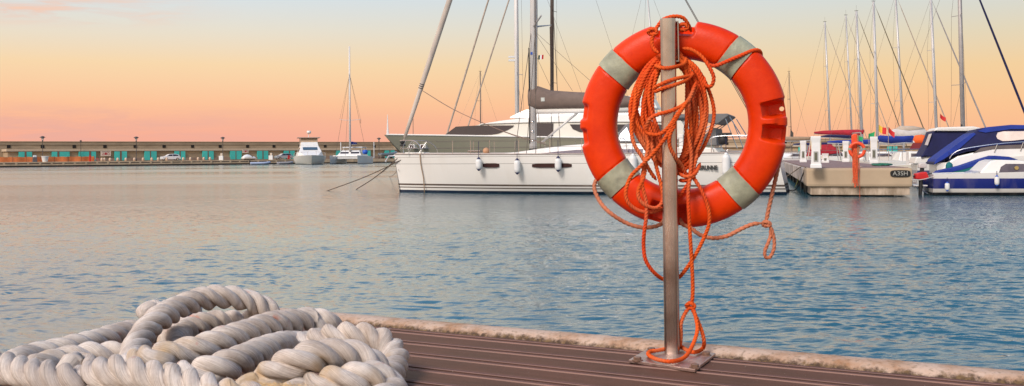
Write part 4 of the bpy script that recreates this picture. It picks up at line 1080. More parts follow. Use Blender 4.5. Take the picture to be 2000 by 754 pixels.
# fenders
gl = 'white fenders hung from the long yacht'
for pxx, y0, y1, lab, ends in ((935, 307, 334, 'white blue-tipped fender on the yacht side, nearest the bow', navyp), (1010, 309, 341, 'white blue-tipped fender in the middle of the yacht side', navyp),
                               (1090, 305, 336, 'white blue-tipped fender over the longest dark hull window of the yacht', navyp),
                               (1236, 300, 346, 'plain white fender seen inside the lower left of the big lifebuoy', white2), (1418, 298, 346, 'plain white fender seen inside the lower right of the big lifebuoy', white2)):
    lat = hs['hb'](yx(pxx, 2.0))+.15
    x, zt = fr.at(pxx, y0, lat); _, zb = fr.at(pxx, y1, lat); w = fr.w(x, lat, zb)
    fender(w, zt-zb, .135 if ends is navyp else .16, lab, white2, ends, gl, top_z=2.2)
# mooring lines from the bow into the water
for i, (a, b_, D1, lab) in enumerate((((803, 303), (636, 374), None, 'longest mooring line running from the yacht bow down to the water'),
                            ((800, 310), (694, 371), None, 'mooring line entering the water second from the left, under the yacht bow'),
                            ((790, 304), (731, 346), None, 'short thin mooring line behind, entering the water left of the yacht bow'),
                            ((793, 322), (760, 345), None, 'shortest thin mooring line close to the yacht bow'))):
    A = fr.w(*(lambda q: (q[0], .35, q[1]))(fr.at(a[0], a[1], .35))); Bp = G(b_[0], b_[1], -.03)
    if i == 1: A = fr.w(LY-.3, .3, 1.5)
    if i == 2: A = fr.w(LY-.2, -.3, 1.6)
    if i == 3: A = fr.w(LY-.3, .2, 1.0)
    mb = MB(); mid = A.lerp(Bp, .5)-Vector((0, 0, .10)); mb.tube(smooth_path([A, mid, Bp], .4), .021 if i < 2 else .012, 6)
    o = mb.build('mooring_line', mat('mooring_brown', (.12, .085, .06), .9, var=.3, scale=3), None, smooth=True); tag(o, lab, 'rope', 'mooring lines at the yacht bow')
xv = yx(817, 1.0); yy_ = hs['hb'](xv)
mb = W(); 
mb.tube(smooth_path([fr.w(xv, .6, 1.72), fr.w(xv, hs['hb'](xv)+.04, 1.66), fr.w(xv-.02, yhull_y(xv, 1.2)+.05, 1.2), fr.w(xv-.1, yhull_y(xv, .6)+.06, .6), fr.w(xv-.12, yhull_y(xv, .1)+.12, -.05)], .2), .022, 6)
o = mb.build('bow_line', mat('mooring_tan', (.30, .20, .12), .9, var=.2, scale=3), None, smooth=True); tag(o, 'tan rope hanging straight down the white yacht bow into the water', 'rope')
# ---------------------------------------------------------------- motor yacht behind
A0 = P(1400, 300, 57.5); A1 = P(750, 300, 62.5)
fm = Frame((A0.x, A0.y), (A1.x-A0.x, A1.y-A0.y)); LM = (Vector((A1.x, A1.y))-Vector((A0.x, A0.y))).length
my = thing('motor_yacht', (A0.x, A0.y, 0), fm.rz, 'large olive-hulled motor yacht with white superstructure moored behind the white sailing yacht', 'yacht')
hm2 = zbands('olive_hull', [(-1, (.05, .05, .045)), (.1, (.225, .22, .165)), (2.6, (.24, .235, .175))], dirt=.02, rough=.35)
hy = hull_shape(LM, 5.4, 2.92, 2.35, rake=3.0, tw=.9, full=2.6, flare=1.1, n=44, dip=.02)
hy['mesh']().build('hull', hm2, my, smooth='auto')
hy['deck'](camber=.05, inset=.05, drop=.02).build('deck', white, my, smooth=True)
for sg in (-1, 1):
    MB().tube([(LM*t_, sg*(hy['hb'](LM*t_)+.01), hy['sh'](LM*t_)+.02) for t_ in [i/24*.985 for i in range(25)]], .045, 6).build('rubbing_strake', white, my)
def mo(pts, lat=2.0): return [fm.at(p[0], p[1], lat) for p in pts]
hwm = lambda x, z: min(2.35, max(.12, hy['hb'](x)-.42))-(z-2.6)*.20*min(1, hy['hb'](x)/2.)
MB().slab(mo([(868, 268), (880, 260), (905, 250), (935, 243), (985, 236.5), (1035, 232), (1130, 226), (1300, 226), (1330, 236), (1352, 272), (1352, 282), (868, 282)]), hwm).build('superstructure', mat('cream_paint', (.62, .60, .53), .4, var=.04, coat=.2), my)
MB().slab(mo([(936, 242.5), (985, 235), (1035, 230), (1130, 224), (1300, 223), (1330, 232), (1300, 238), (1130, 238.5), (1035, 239.5)]), lambda x, z: hwm(x, z)+.10).build('roof_overhang', white, my, bevel=.03)
for pl in ([(861, 265), (872, 257), (886, 247), (930, 245), (1004, 245), (1003, 248), (992, 254), (974, 261), (960, 263)], [(1114, 243), (1140, 243), (1160, 258), (1134, 258), (1120, 252)], [(1180, 243), (1290, 243), (1310, 258), (1190, 258)]):
    MB().slab(mo(pl), lambda x, z: hwm(x, z)+.04).build('window', darkglass, my)
do = MB().slab(mo([(1048, 241), (1082, 241), (1082, 268), (1048, 268)]), lambda x, z: hwm(x, z)+.04).build('side_door', darkglass, my)
fly = MB().slab(mo([(1000, 229), (1015, 221), (1030, 214.5), (1050, 214), (1220, 211), (1260, 214), (1290, 226), (1000, 231)], 1.5), lambda x, z: 1.9-(z-3.8)*.35).build('flybridge_screen', darkglass, my)
MB().slab(mo([(1056, 229), (1056, 213), (1140, 211), (1262, 211), (1290, 226), (1290, 230)], 1.5), lambda x, z: 2.0-(z-3.8)*.35).build('flybridge', white, my, bevel=.04)
MB().slab(mo([(1180, 196), (1240, 186), (1275, 192), (1285, 211), (1258, 214), (1240, 198), (1200, 202)], .9), 1.1).build('radar_arch', white, my, bevel=.04)
for pxx in (805, 829):
    x, z = fm.at(pxx, 286, 1.3)
    y = hy['hb'](x)*.80
    f_ = MB().box((x, y, z), (.40, .5, .24), rz=-.28).build('porthole', white2, my)
    MB().box((x, y+.02, z), (.26, .5, .16), rz=-.28).build('pane', darkglass, f_)
MB().tube([(LM-.25, 0, 2.9), (LM-.25, 0, 3.3), (LM-.25, 0, 4.15)], [.08, .05, .015], 6).build('jack_staff', white2, my)
for k in range(7):
    x = LM*(.9-.06*k)
    for sg in (-1, 1):
        pass
MB().tube([(fm.at(807, 262)[0], 0, 2.9), (fm.at(807, 262)[0], 0, 3.9)], .02, 5).build('aerial', wire, my)
MB().lathe((fm.at(1088, 215)[0], 0, yz(1088, 214)+1.3), [(.1, -.5), (.1, 0), (.28, .02), (.30, .16), (.2, .26), (.02, .3)], 12).build('radar_dome', white, my, smooth=True)
# ---------------------------------------------------------------- sailing boats further back, centre
hb_l = math.radians(172)
r1, *_ = sailboat('sailing_boat', 1011, 78, (1006.5, -170), hb_l, 15, 'sailing boat behind the motor yacht with a thick white mast carrying lamps', J=6.0, jib=jibm, jr=.065, mastm=whitemast, mr=.17, fb=1.5, Bf=.28)
for zq in (117, 124):
    mq = MB(); mq.world = True; p_ = P(1000, zq*.95, 78); mq.box(p_, (.55, .25, .14)); mq.build('deck_light', white2, r1)
r2_, *_ = sailboat('sailing_boat', 1078, 82, (1078.5, -260), hb_l, 17, 'sailing boat behind the motor yacht with a dark brown mast', J=7.6, jib=jibm, jr=.055, mastm=darkmast, mr=.15, fb=1.5, Bf=.27, spread=3)
r3_, *_ = sailboat('sailing_boat', 939, 120, (938, 140), math.radians(30), 9, 'distant small sailing boat with a thin mast rising over the motor yacht', mfrac=.55, mastm=wire, mr=.07, fb=1.0)
sailboat('sailing_boat', 1290, 88, (1262, -40), math.radians(12), 12, 'sailing boat hidden behind the lifebuoy with thin wires reaching above it', J=4.8, mastm=alu, mr=.06, fb=1.2)
fl = W(); p = P(1057, 108, 70)
for i_, mm_ in enumerate((greenp, white2, redp)):
    pass
flag = thing('flag', P(1051, 118, 70), 0, 'small red white and dark courtesy flag flying between the central masts', 'flag', 'small flags in the rigging')
for i_, mm_ in enumerate((mat('dark_green_cloth', (.02, .06, .04), .8), white2, redp)):
    q_ = MB(); x0 = i_*.12
    secs = [[(x0+u*.12+.02*v, .02*math.sin((x0+u*.12)*20), .05+v*.30+.1*(x0+u*.12)) for v in (0, 1)] for u in (0, .5, 1)]
    q_.loft(secs, caps=False); q_.build('stripe', mm_, flag)
wire_part(flag, Vector((-.02, 0, -7)), Vector((-.02, 0, 6)), r=.01, name='halyard')
# ================================================================ far quay with store building
fq = Frame((-103, 206), (.8007, .599))
cs = mat('old_harbour_concrete', (.34, .26, .175), .9, var=.22, scale=.35, stretch=(.5, 1, 3))
cs2 = mat('render_tan', (.35, .26, .17), .9, var=.22, scale=.5, stretch=(.5, 1, 2.5))
cs3 = mat('quay_blocks', (.50, .37, .24), .9, var=.25, scale=.6)
darkc = mat('tidal_black', (.03, .024, .02), .9, var=.3)
XB = 95.
PB_ = fq.w(XB, 0, 0)
f2 = Frame((PB_.x, PB_.y), (1, .02))
def strip(name, m, lat0, lat1, z0, z1, xa=-70, xb=260, parent=None):
    """long block following both legs of the quay"""
    mb = MB(); w = []
    for lat in (lat0, lat1):
        bis = (fq.n+f2.n).normalized(); k = lat/bis.dot(fq.n)
        pb = Vector((PB_.x, PB_.y))+bis*k
        w.append([fq.w(xa, lat, 0), Vector((pb.x, pb.y, 0)), f2.w(xb, lat, 0)])
    vs = []
    for z in (z0, z1):
        for row in w: vs += [Vector((p.x, p.y, z)) for p in row]
    fs = []
    for i in range(2):
        fs += [(i, i+1, i+4, i+3), (6+i, 9+i, 10+i, 7+i), (i, 6+i, 7+i, i+1), (3+i, 4+i, 10+i, 9+i)]
    fs += [(0, 3, 9, 6), (2, 8, 11, 5)]
    mb.add(vs, fs)
    if parent: mb.world = True
    return mb.build(name, m, parent)
tag(strip('far_quay', cs3, 0, 60, -.4, 1.02), kind='structure')
tag(strip('quay_foot', darkc, -.12, .4, -.4, .30), kind='structure')
# recessed slots in the quay face
slot_root = None
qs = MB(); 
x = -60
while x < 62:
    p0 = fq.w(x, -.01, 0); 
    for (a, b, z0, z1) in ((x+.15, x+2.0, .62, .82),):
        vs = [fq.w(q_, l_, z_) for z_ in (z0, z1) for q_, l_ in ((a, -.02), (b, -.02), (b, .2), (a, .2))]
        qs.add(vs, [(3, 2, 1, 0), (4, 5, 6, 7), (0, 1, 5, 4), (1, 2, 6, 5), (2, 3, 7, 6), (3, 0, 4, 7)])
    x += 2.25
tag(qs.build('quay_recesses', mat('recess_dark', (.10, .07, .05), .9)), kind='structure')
qs = MB(); x = -60
while x < 100:
    vs = [fq.w(q_, l_, z_) for z_ in (-.2, .98) for q_, l_ in ((x, -.06), (x+.22, -.06), (x+.22, .1), (x, .1))]
    qs.add(vs, [(3, 2, 1, 0), (4, 5, 6, 7), (0, 1, 5, 4), (1, 2, 6, 5), (2, 3, 7, 6), (3, 0, 4, 7)]); x += 4.5
tag(qs.build('quay_ribs', mat('rib_pale', (.44, .34, .23), .9)), kind='structure')
bw = thing('breakwater_wall', fq.w(40, 16, 1.0), 0, 'long tan breakwater wall closing the harbour behind the quay store', 'wall')
xl, zt = fq.at(200, 274.8, 15); zt = 5.42
strip('wall', cs, 15, 18, .9, zt, parent=bw)
strip('coping', mat('coping', (.44, .35, .25), .9, var=.1), 14.85, 18.1, zt, zt+.10, parent=bw)
strip('ledge', mat('ledge', (.17, .125, .09), .9), 14.9, 15.05, 4.68, 4.76, parent=bw)
hole = mat('vent_black', (.012, .009, .008), .9)
for pxx in (17, 83, 145, 205, 264, 320.5, 376, 430, 483.5, 535, 586, 635, 684, 731, 777):
    xx, z = fq.at(pxx, 284 if pxx < 300 else 282.8, 14.95)
    b = W(); vs = [fq.w(q_, l_, z_) for z_ in (4.02, 4.72) for q_, l_ in ((xx-.36, 14.9), (xx+.36, 14.9), (xx+.36, 15.2), (xx-.36, 15.2))]
    b.add(vs, [(3, 2, 1, 0), (4, 5, 6, 7), (0, 1, 5, 4), (1, 2, 6, 5), (2, 3, 7, 6), (3, 0, 4, 7)]); b.build('vent_opening', hole, bw)
for k in range(20):
    xx = 6+k*8.; b = W(); vs = [f2.w(q_, l_, z_) for z_ in (4.02, 4.72) for q_, l_ in ((xx-.36, 14.9), (xx+.36, 14.9), (xx+.36, 15.2), (xx-.36, 15.2))]
    b.add(vs, [(3, 2, 1, 0), (4, 5, 6, 7), (0, 1, 5, 4), (1, 2, 6, 5), (2, 3, 7, 6), (3, 0, 4, 7)]); b.build('vent_opening', hole, bw)
x0b, _ = fq.at(15, 300, 10)
st = thing('quay_store', fq.w(40, 12, 1.0), 0, 'long low tan harbour store building with turquoise doors under the breakwater', 'building')
strip('wall', cs2, 10, 14.9, 1.0, 3.28, xa=x0b, parent=st)
strip('roof', mat('parapet', (.50, .40, .29), .9, var=.1), 9.7, 14.9, 3.28, 3.78, xa=x0b-.3, parent=st)
strip('cornice_shade', mat('shadow_line', (.12, .09, .07), .9), 9.6, 10.0, 3.20, 3.30, xa=x0b-.3, parent=st)  # dark strip under the roof edge, its shade put into the colour
strip('plinth', mat('plinth', (.24, .17, .13), .9, var=.2, scale=.6), 9.6, 10.0, 1.0, 1.72, xa=fq.at(160, 300, 9.8)[0], parent=st)
turq = mat('turquoise_paint', (.05, .46, .42), .6, var=.15, scale=.4)
doors = [(36.7, 48), (51.8, 62.7), (101.4, 112), (116, 136), (154, 174), (178, 187.5), (223.8, 234), (237.8, 248), (282.5, 293), (295, 306), (341, 350.5), (353, 362), (395.8, 405.5), (407.7, 417.4), (450, 460), (461.6, 472), (502.9, 512.5), (514.6, 523.8), (554.7, 564.4), (566.4, 575.7), (606, 614.5), (616, 625), (657, 665), (667, 675.5), (706.4, 713.5), (715, 723.8), (752, 760.5), (762.5, 771)]
for i, (a, b_) in enumerate(doors):
    xa, _ = fq.at(a, 300, 9.55); xb_, _ = fq.at(b_, 300, 9.55)
    b = W(); vs = [fq.w(q_, l_, z_) for z_ in (1.18, 3.19) for q_, l_ in ((xa, 9.55), (xb_, 9.55), (xb_, 9.95), (xa, 9.95))]
    b.add(vs, [(3, 2, 1, 0), (4, 5, 6, 7), (0, 1, 5, 4), (1, 2, 6, 5), (2, 3, 7, 6), (3, 0, 4, 7)]); dr = b.build('door', turq, st)
    if i % 2 == 0:
        xn, _ = fq.at(doors[i+1][0], 300, 9.55)
        b = W(); vs = [fq.w(q_, l_, z_) for z_ in (1.18, 3.19) for q_, l_ in ((xb_+.02, 9.52), (xn-.02, 9.52), (xn-.02, 9.9), (xb_+.02, 9.9))]
        b.add(vs, [(3, 2, 1, 0), (4, 5, 6, 7), (0, 1, 5, 4), (1, 2, 6, 5), (2, 3, 7, 6), (3, 0, 4, 7)]); b.build('pilaster', mat('pilaster', (.16, .10, .07), .9), st)
for k in range(12):
    for off in (0, 1.5):
        xa = 8+k*12+off; b = W(); vs = [f2.w(q_, l_, z_) for z_ in (1.18, 3.19) for q_, l_ in ((xa, 9.55), (xa+1.2, 9.55), (xa+1.2, 9.95), (xa, 9.95))]
        b.add(vs, [(3, 2, 1, 0), (4, 5, 6, 7), (0, 1, 5, 4), (1, 2, 6, 5), (2, 3, 7, 6), (3, 0, 4, 7)]); b.build('door', turq, st)
# wall signs with red marks
for (a, b_, yt2, yb2, lab, nsym) in ((196.6, 216.4, 295, 305, 'larger white wall sign with three red marks on the store', 3), (473.5, 485.5, 292, 298.8, 'smaller white wall sign with red marks on the store', 3)):
    xa, za = fq.at(a, yb2, 9.5); xb_, zb = fq.at(b_, yt2, 9.5)
    t = thing('wall_sign', fq.w((xa+xb_)/2, 9.5, za), fq.rz, lab, 'sign', 'signs on the quay store')
    w_, h_ = xb_-xa, zb-za
    MB().box((0, .03, h_/2), (w_, .08, h_)).build('board', mat('sign_cream', (.62, .52, .44), .7), t)
    rm = mat('sign_red', (.35, .03, .04), .7)
    s3 = w_*.13
    MB().add([(-w_*.36, -.03, h_*.22), (-w_*.14, -.03, h_*.22), (-w_*.25, -.03, h_*.7), (-w_*.32, -.03, h_*.28), (-w_*.18, -.03, h_*.28), (-w_*.25, -.03, h_*.56)], [(0, 1, 4, 3), (1, 2, 5, 4), (2, 0, 3, 5)]).build('symbol', rm, t)
    MB().lathe((0, -.03, h_*.46), [(.001, 0), (s3, 0), (s3, .02), (.001, .02)], 14, 'Y').build('symbol', rm, t)
    MB().tube([(w_*.25+s3*.9*math.cos(q_), -.03, h_*.46+s3*.9*math.sin(q_)) for q_ in [2*math.pi*k/14 for k in range(15)]], .03, 4).build('symbol', rm, t)
    MB().box((0, -.03, h_*.86), (w_*.8, .03, h_*.08)).build('lettering', mat('sign_dark', (.1, .05, .05), .7), t)
# lamps
dk = mat('lamp_iron', (.05, .04, .04), .5, var=.1)
def lamp_at(pxx, label, lat=2.2, proto=[None]):
    xx, zt_ = fq.at(pxx, 264, lat); loc = fq.w(xx, lat, 1.02)
    if proto[0] is None:
        t = thing('street_lamp', loc, 0, label, 'street lamp', 'lamps along the far quay')
        MB().lathe((0, 0, 0), [(.14, 0), (.14, .5), (.07, .6), (.06, 4.2), (.05, 4.3)], 8).build('pole', dk, t, smooth=True)
        MB().lathe((0, 0, 4.25), [(.05, 0), (.20, .15), (.10, .22)], 10).build('collar', dk, t)
        MB().lathe((0, 0, 4.45), [(.10, 0), (.30, .5), (.32, .62)], 10).build('lantern', mat('lantern_glass', (.62, .55, .5), .2, trans=.5), t)
        MB().lathe((0, 0, 5.05), [(.55, 0), (.56, .06), (.30, .26), (.02, .34)], 14).build('cap', dk, t, smooth=True)
        proto[0] = t; return t
    t = copy_tree(proto[0]); t.location = loc; t['label'] = label; return t
for pxx, lab in ((83, 'street lamp standing behind the white tub at the orange barrier'), (266, 'street lamp left of the white parked car, beside a turquoise door pair'), (435, 'street lamp between the two small dinghies on the far quay'), (740, 'street lamp on the far quay, closest to the yacht bows')):
    lamp_at(pxx, lab)
xx, _ = fq.at(161, 300, 8); t = thing('loudspeaker_post', fq.w(xx, 9.3, 1.02), 0, 'thin dark post with a small box above the store roof near the barrier', 'post')
MB().tube([(0, 0, 0), (0, 0, 4.2)], .05, 6).build('pole', dk, t); MB().box((0, 0, 4.4), (.3, .3, .5)).build('box', dk, t)
# bollards
bo_m = mat('bollard_stone', (.62, .45, .33), .8, var=.1)
ordw = ['first', 'second', 'third', 'fourth', 'fifth', 'sixth', 'seventh', 'eighth', 'ninth', 'tenth', 'eleventh', 'twelfth', 'thirteenth', 'fourteenth', 'fifteenth', 'sixteenth', 'seventeenth', 'eighteenth']
pb = None
for i, pxx in enumerate((199, 204, 215, 230, 246, 262.6, 279.5, 296.4, 309, 325.7, 358, 372, 387, 398, 410)):
    xx, _ = fq.at(pxx, 312, .7); loc = fq.w(xx, .7, 1.02); lab = 'pale domed stone bollard, %s to the right of the orange barrier' % ordw[i]
    if pb is None:
        mb = MB(); mb.lathe((0, 0, 0), [(.27, 0), (.27, .5), (.22, .66), (.10, .74), (.01, .76)], 12)
        pb = mb.build('bollard', bo_m, None, smooth=True, base=Vector((0, 0, 0))); o = pb
    else: o = pb.copy(); COL.objects.link(o)
    o.location = loc; tag(o, lab, 'bollard', 'stone bollards along the far quay')
pb = None
for pxx, lab in ((432, 'tall white service pillar beside the third street lamp'), (529, 'tall white service pillar left of the silver car')):
    xx, _ = fq.at(pxx, 312, 1.0)
    t = thing('service_pillar', fq.w(xx, 1.0, 1.02), 0, lab, 'service pillar', 'white service pillars on the far quay')
    MB().box((0, 0, .5), (.95, .5, 1.0)).build('base', white2, t, bevel=.05); MB().box((.1, 0, 1.3), (.5, .4, .6)).build('head', mat('pillar_cream', (.60, .50, .40), .6), t, bevel=.05)
# orange barrier
fencem = mat('orange_mesh', (.62, .19, .06), .8, var=.2, scale=.6)
xa, _ = fq.at(-90, 312, 2.5); xe, _ = fq.at(184, 312, 2.5)
t = thing('barrier_fence', fq.w((xa+xe)/2, 2.5, 1.02), fq.rz, 'long orange mesh safety barrier along the left end of the far quay', 'barrier')
secs = []; 
nn = 60
for i in range(nn+1):
    u = -(xe-xa)/2+(xe-xa)*i/nn; y_ = .10*math.sin(i*.9); hh = 1.05+.04*math.sin(i*1.7)
    secs.append([(u, y_-.02, .02), (u, y_-.02, hh), (u, y_+.02, hh), (u, y_+.02, .02)])
MB().loft(secs, close=True).build('mesh', fencem, t)
for i in range(0, nn+1, 6):
    u = -(xe-xa)/2+(xe-xa)*i/nn; MB().tube([(u, -.12, 0), (u, -.12, 1.15)], .03, 5).build('stake', dk, t)
def qthing(name, pxx, lat, label, cat, group=None): 
    xx, _ = fq.at(pxx, 312, lat); return thing(name, fq.w(xx, lat, 1.02), fq.rz, label, cat, group)
t = qthing('hose_cabinet', 68, 1.4, 'dark grey cabinet with white top in front of the orange barrier', 'cabinet')
MB().box((0, 0, .5), (.85, .6, 1.0), taper=.9).build('body', mat('cab_grey', (.12, .11, .12), .6), t, bevel=.03); MB().box((0, 0, 1.2), (.7, .4, .4), taper=.8).build('top', white2, t, bevel=.05)
t = qthing('plastic_tub', 88, 1.2, 'white plastic tub standing before the orange barrier', 'tub')
MB().lathe((0, 0, 0), [(.5, 0), (.62, .5), (.72, 1.1), (.75, 1.15), (.7, 1.18)], 14).build('tub', white2, t, smooth='auto'); MB().lathe((0, 0, 1.1), [(.77, 0), (.77, .07), (.6, .1)], 14).build('rim', white2, t)
t = qthing('fire_post', 176, 1.4, 'bright red post at the right end of the orange barrier', 'post')
MB().box((0, 0, .6), (.34, .3, 1.2)).build('post', redp, t, bevel=.03); MB().box((0, 0, 1.22), (.40, .36, .08)).build('cap', redp, t)
t = qthing('bicycle', 188, 1.6, 'small red bicycle lying beside the red post', 'bicycle')
for sx in (-.42, .42):
    MB().tube([(sx+.28*math.cos(a), 0, .30+.28*math.sin(a)) for a in [2*math.pi*k/12 for k in range(13)]], .03, 5).build('wheel', mat('wheel_red', (.35, .04, .05), .6), t)
MB().tube([(-.42, 0, .3), (-.1, 0, .75), (.35, 0, .72), (.42, 0, .3)], .035, 5).build('frame', redp, t); MB().tube([(-.1, 0, .75), (0, 0, .3), (.35, 0, .72)], .03, 5).build('seat_tube', redp, t)
# cars
def car(pxx, lat, paint, label, flip=False, rz_add=0.):
    t = qthing('parked_car', pxx, lat, label, 'car', 'cars parked on the far quay')
    if flip: t.matrix_basis = t.matrix_basis @ Matrix.Rotation(math.pi, 4, 'Z')
    body = [(-2.1, .32), (-2.12, .75), (-2.0, .92), (-1.2, 1.0), (1.7, 1.02), (2.0, .9), (2.1, .6), (2.08, .32)]
    MB().slab(body, lambda x, z: .86-.12*max(0, abs(x)-1.5)).build('body', paint, t, bevel=.06)
    MB().slab([(-1.25, .98), (-.45, 1.46), (.9, 1.52), (1.65, 1.35), (1.9, 1.0)], lambda x, z: .80-(z-1)*.35).build('roof', paint, t, bevel=.05)
    MB().slab([(-1.05, 1.03), (-.42, 1.38), (.22, 1.42), (.22, 1.03)], lambda x, z: .815-(z-1)*.35).build('window', darkglass, t)
    MB().slab([(.3, 1.03), (.3, 1.42), (.95, 1.42), (1.55, 1.28), (1.6, 1.03)], lambda x, z: .815-(z-1)*.35).build('window', darkglass, t)
    for sx in (-1.32, 1.32):
        for sy in (-1, 1):
            w = MB().lathe((sx, sy*.78, .33), [(.01, -.1), (.33, -.1), (.33, .1), (.01, .1)], 16, 'Y').build('wheel', rubber, t)
            MB().lathe((sx, sy*.78, .33), [(.01, -.115), (.19, -.115), (.19, .115), (.01, .115)], 12, 'Y').build('rim', steel, w)
    for sy in (-1, 1):
        MB().box((-2.02, sy*.6, .72), (.12, .3, .16)).build('headlight', mat('headlamp', (.7, .7, .72), .1), t)
        MB().box((2.02, sy*.62, .8), (.12, .22, .22)).build('taillight', redp, t)
    return t
car(333, 5, mat('car_white', (.72, .72, .74), .3, coat=.6, var=.03), 'white car parked on the far quay among the bollards')
car(554, 5, mat('car_silver', (.36, .40, .46), .3, .5, coat=.6, var=.03), 'silver blue car parked left of the white motor cruiser')
t = qthing('covered_dinghy', 487, 3.2, 'white covered boat lying on the quay beside the small wall sign', 'boat')
sec = []
for i in range(12):
    u = -1.75+3.5*i/11; hh = 1.05*math.sin(math.pi*min(1, (i+.6)/9))**.5 if i < 9 else .8*(1-(i-8)/4)
    sec.append([(u, -.75*min(1, (12-i)/5), .25), (u, -.7*min(1, (12-i)/5), .25+hh*.6), (u, 0, .25+hh), (u, .7*min(1, (12-i)/5), .25+hh*.6), (u, .75*min(1, (12-i)/5), .25)])
MB().loft(sec, close=True).build('cover', white2, t, smooth=True); MB().box((0, 0, .13), (2.4, 1.0, .26)).build('cradle', dk, t)
t = qthing('warning_board', 564, 1.0, 'red board standing on the quay at the silver car rear', 'board')
MB().box((0, 0, .5), (.5, .1, 1.0), rx=.15).build('panel', redp, t); MB().box((0, .2, .05), (.6, .5, .1)).build('foot', dk, t)
# dinghies afloat at the far quay
def dinghy(pxx, pyw, Lb, rz, label, m, motor=True):
    g = G(pxx, pyw, 0); t = thing('dinghy', (g.x, g.y, 0), rz, label, 'dinghy', 'small dinghies at the far quay')
    w = Lb*.22
    path_ = [(-Lb/2, -w, .3), (0, -w*1.05, .32), (Lb*.3, -w*.8, .36), (Lb/2, 0, .48), (Lb*.3, w*.8, .36), (0, w*1.05, .32), (-Lb/2, w, .3)]
    MB().tube(smooth_path(path_, .2), .24, 8).build('tube', m, t, smooth=True)
    MB().add([(-Lb/2, -w, .2), (Lb*.3, -w*.7, .2), (Lb*.45, 0, .25), (Lb*.3, w*.7, .2), (-Lb/2, w, .2), (-Lb/2, -w, 0), (Lb*.3, -w*.6, 0), (Lb*.4, 0, 0), (Lb*.3, w*.6, 0), (-Lb/2, w, 0)], [(0, 1, 2, 3, 4), (9, 8, 7, 6, 5), (0, 5, 6, 1), (1, 6, 7, 2), (2, 7, 8, 3), (3, 8, 9, 4), (4, 9, 5, 0)]).build('floor', mat('dinghy_floor', (.2, .2, .22), .7), t)
    if motor:
        mo_ = MB().box((-Lb/2-.15, 0, .75), (.35, .3, .5), taper=.8).build('outboard_motor', rubber, t, bevel=.05); MB().tube([(-Lb/2-.15, 0, .6), (-Lb/2-.2, 0, -.1)], .06, 6).build('shaft', rubber, mo_)
    return t
dinghy(416, 321.6, 3.0, 3.5, 'white dinghy with black outboard under the quay near the third lamp', white2)
dinghy(508, 321.4, 4.2, .3, 'pale blue and white dinghy beneath the covered boat', mat('dinghy_blue', (.35, .42, .58), .6))
dinghy(557, 320.8, 3.4, .5, 'grey dinghy tied left of the white motor cruiser', mat('dinghy_grey', (.28, .28, .30), .6), False)
# ---------------------------------------------------------------- white motor cruiser at the quay
g = G(606, 321.0, 0); fc = Frame((g.x, g.y), (.27, -.96))
cz = thing('motor_cruiser', (g.x, g.y, 0), fc.rz, 'white motor cruiser with flybridge moored bow out at the far quay', 'motorboat')
cz.matrix_basis = Matrix.Translation((g.x, g.y, 0)) @ Matrix.Rotation(fc.rz, 4, 'Z') @ Matrix.Translation((-6.5, 0, 0))
hc = hull_shape(12, 6.9, 2.0, 1.4, rake=2.2, tw=.9, full=2.8, flare=1., n=26)
hc['mesh']().build('hull', zbands('cruiser_hull', [(-1, (.03, .03, .04)), (.08, (.80, .76, .68))]), cz, smooth='auto'); hc['deck']().build('deck', white, cz, smooth=True)
hwz = lambda x, z: min(2.9, 1.3+(9.8-x)*.6)-(z-1.6)*.42
MB().slab([(1, 1.5), (1, 4.0), (5.4, 4.1), (7.2, 2.8), (9.5, 1.8)], hwz).build('cabin', white, cz, bevel=.08)
MB().slab([(2.0, 2.75), (2.0, 3.65), (5.2, 3.72), (6.4, 3.0), (6.7, 2.75)], lambda x, z: hwz(x, z)+.02).build('window', darkglass, cz)
MB().box((6.42, 0, 3.42), (.12, 3.1, 1.0), ry=-.95).build('windscreen', mat('screen_blue', (.05, .09, .13), .15, spec=.8), cz)
MB().slab([(1.2, 4.0), (1.0, 4.95), (4.8, 4.85), (5.3, 4.1)], lambda x, z: 1.9-(z-4)*.2).build('flybridge', white, cz, bevel=.08)
MB().slab([(.2, 5.75), (.0, 5.95), (4.2, 5.95), (4.5, 5.8)], 2.4).build('hardtop', mat('hardtop_tan', (.30, .22, .17), .7), cz, bevel=.03)
MB().slab([(1.1, 4.9), (1.1, 5.75), (3.8, 5.75), (4.2, 4.85)], 1.8).build('clear_screen', mat('tan_vinyl', (.45, .33, .22), .3, var=.2), cz)
for sx, sy in ((.4, 1.8), (.4, -1.8), (4., 1.8), (4., -1.8)): MB().tube([(sx, sy, 4.3), (sx, sy, 5.8)], .05, 6).build('post', steel, cz)
MB().tube([(2.2, 0, 5.9), (2.2, 0, 6.9)], .08, 6).build('radar_mast', white2, cz); MB().lathe((2.2, .1, 7.1), [(.02, -.35), (.4, -.3), (.5, 0), (.4, .3), (.02, .35)], 12).build('radar_dome', white, cz, smooth=True)
for sg in (-1, 1):
    MB().tube([(x, sg*(hc['hb'](x)-.1), hc['sh'](x)+.75) for x in (2, 4, 6, 8, 10, 11.4)], .03, 5).build('bow_rail', steel, cz)
    for x in (4, 6, 8, 10, 11.2): MB().tube([(x, sg*(hc['hb'](x)-.1), hc['sh'](x)), (x, sg*(hc['hb'](x)-.1), hc['sh'](x)+.75)], .025, 5).build('stanchion', steel, cz)
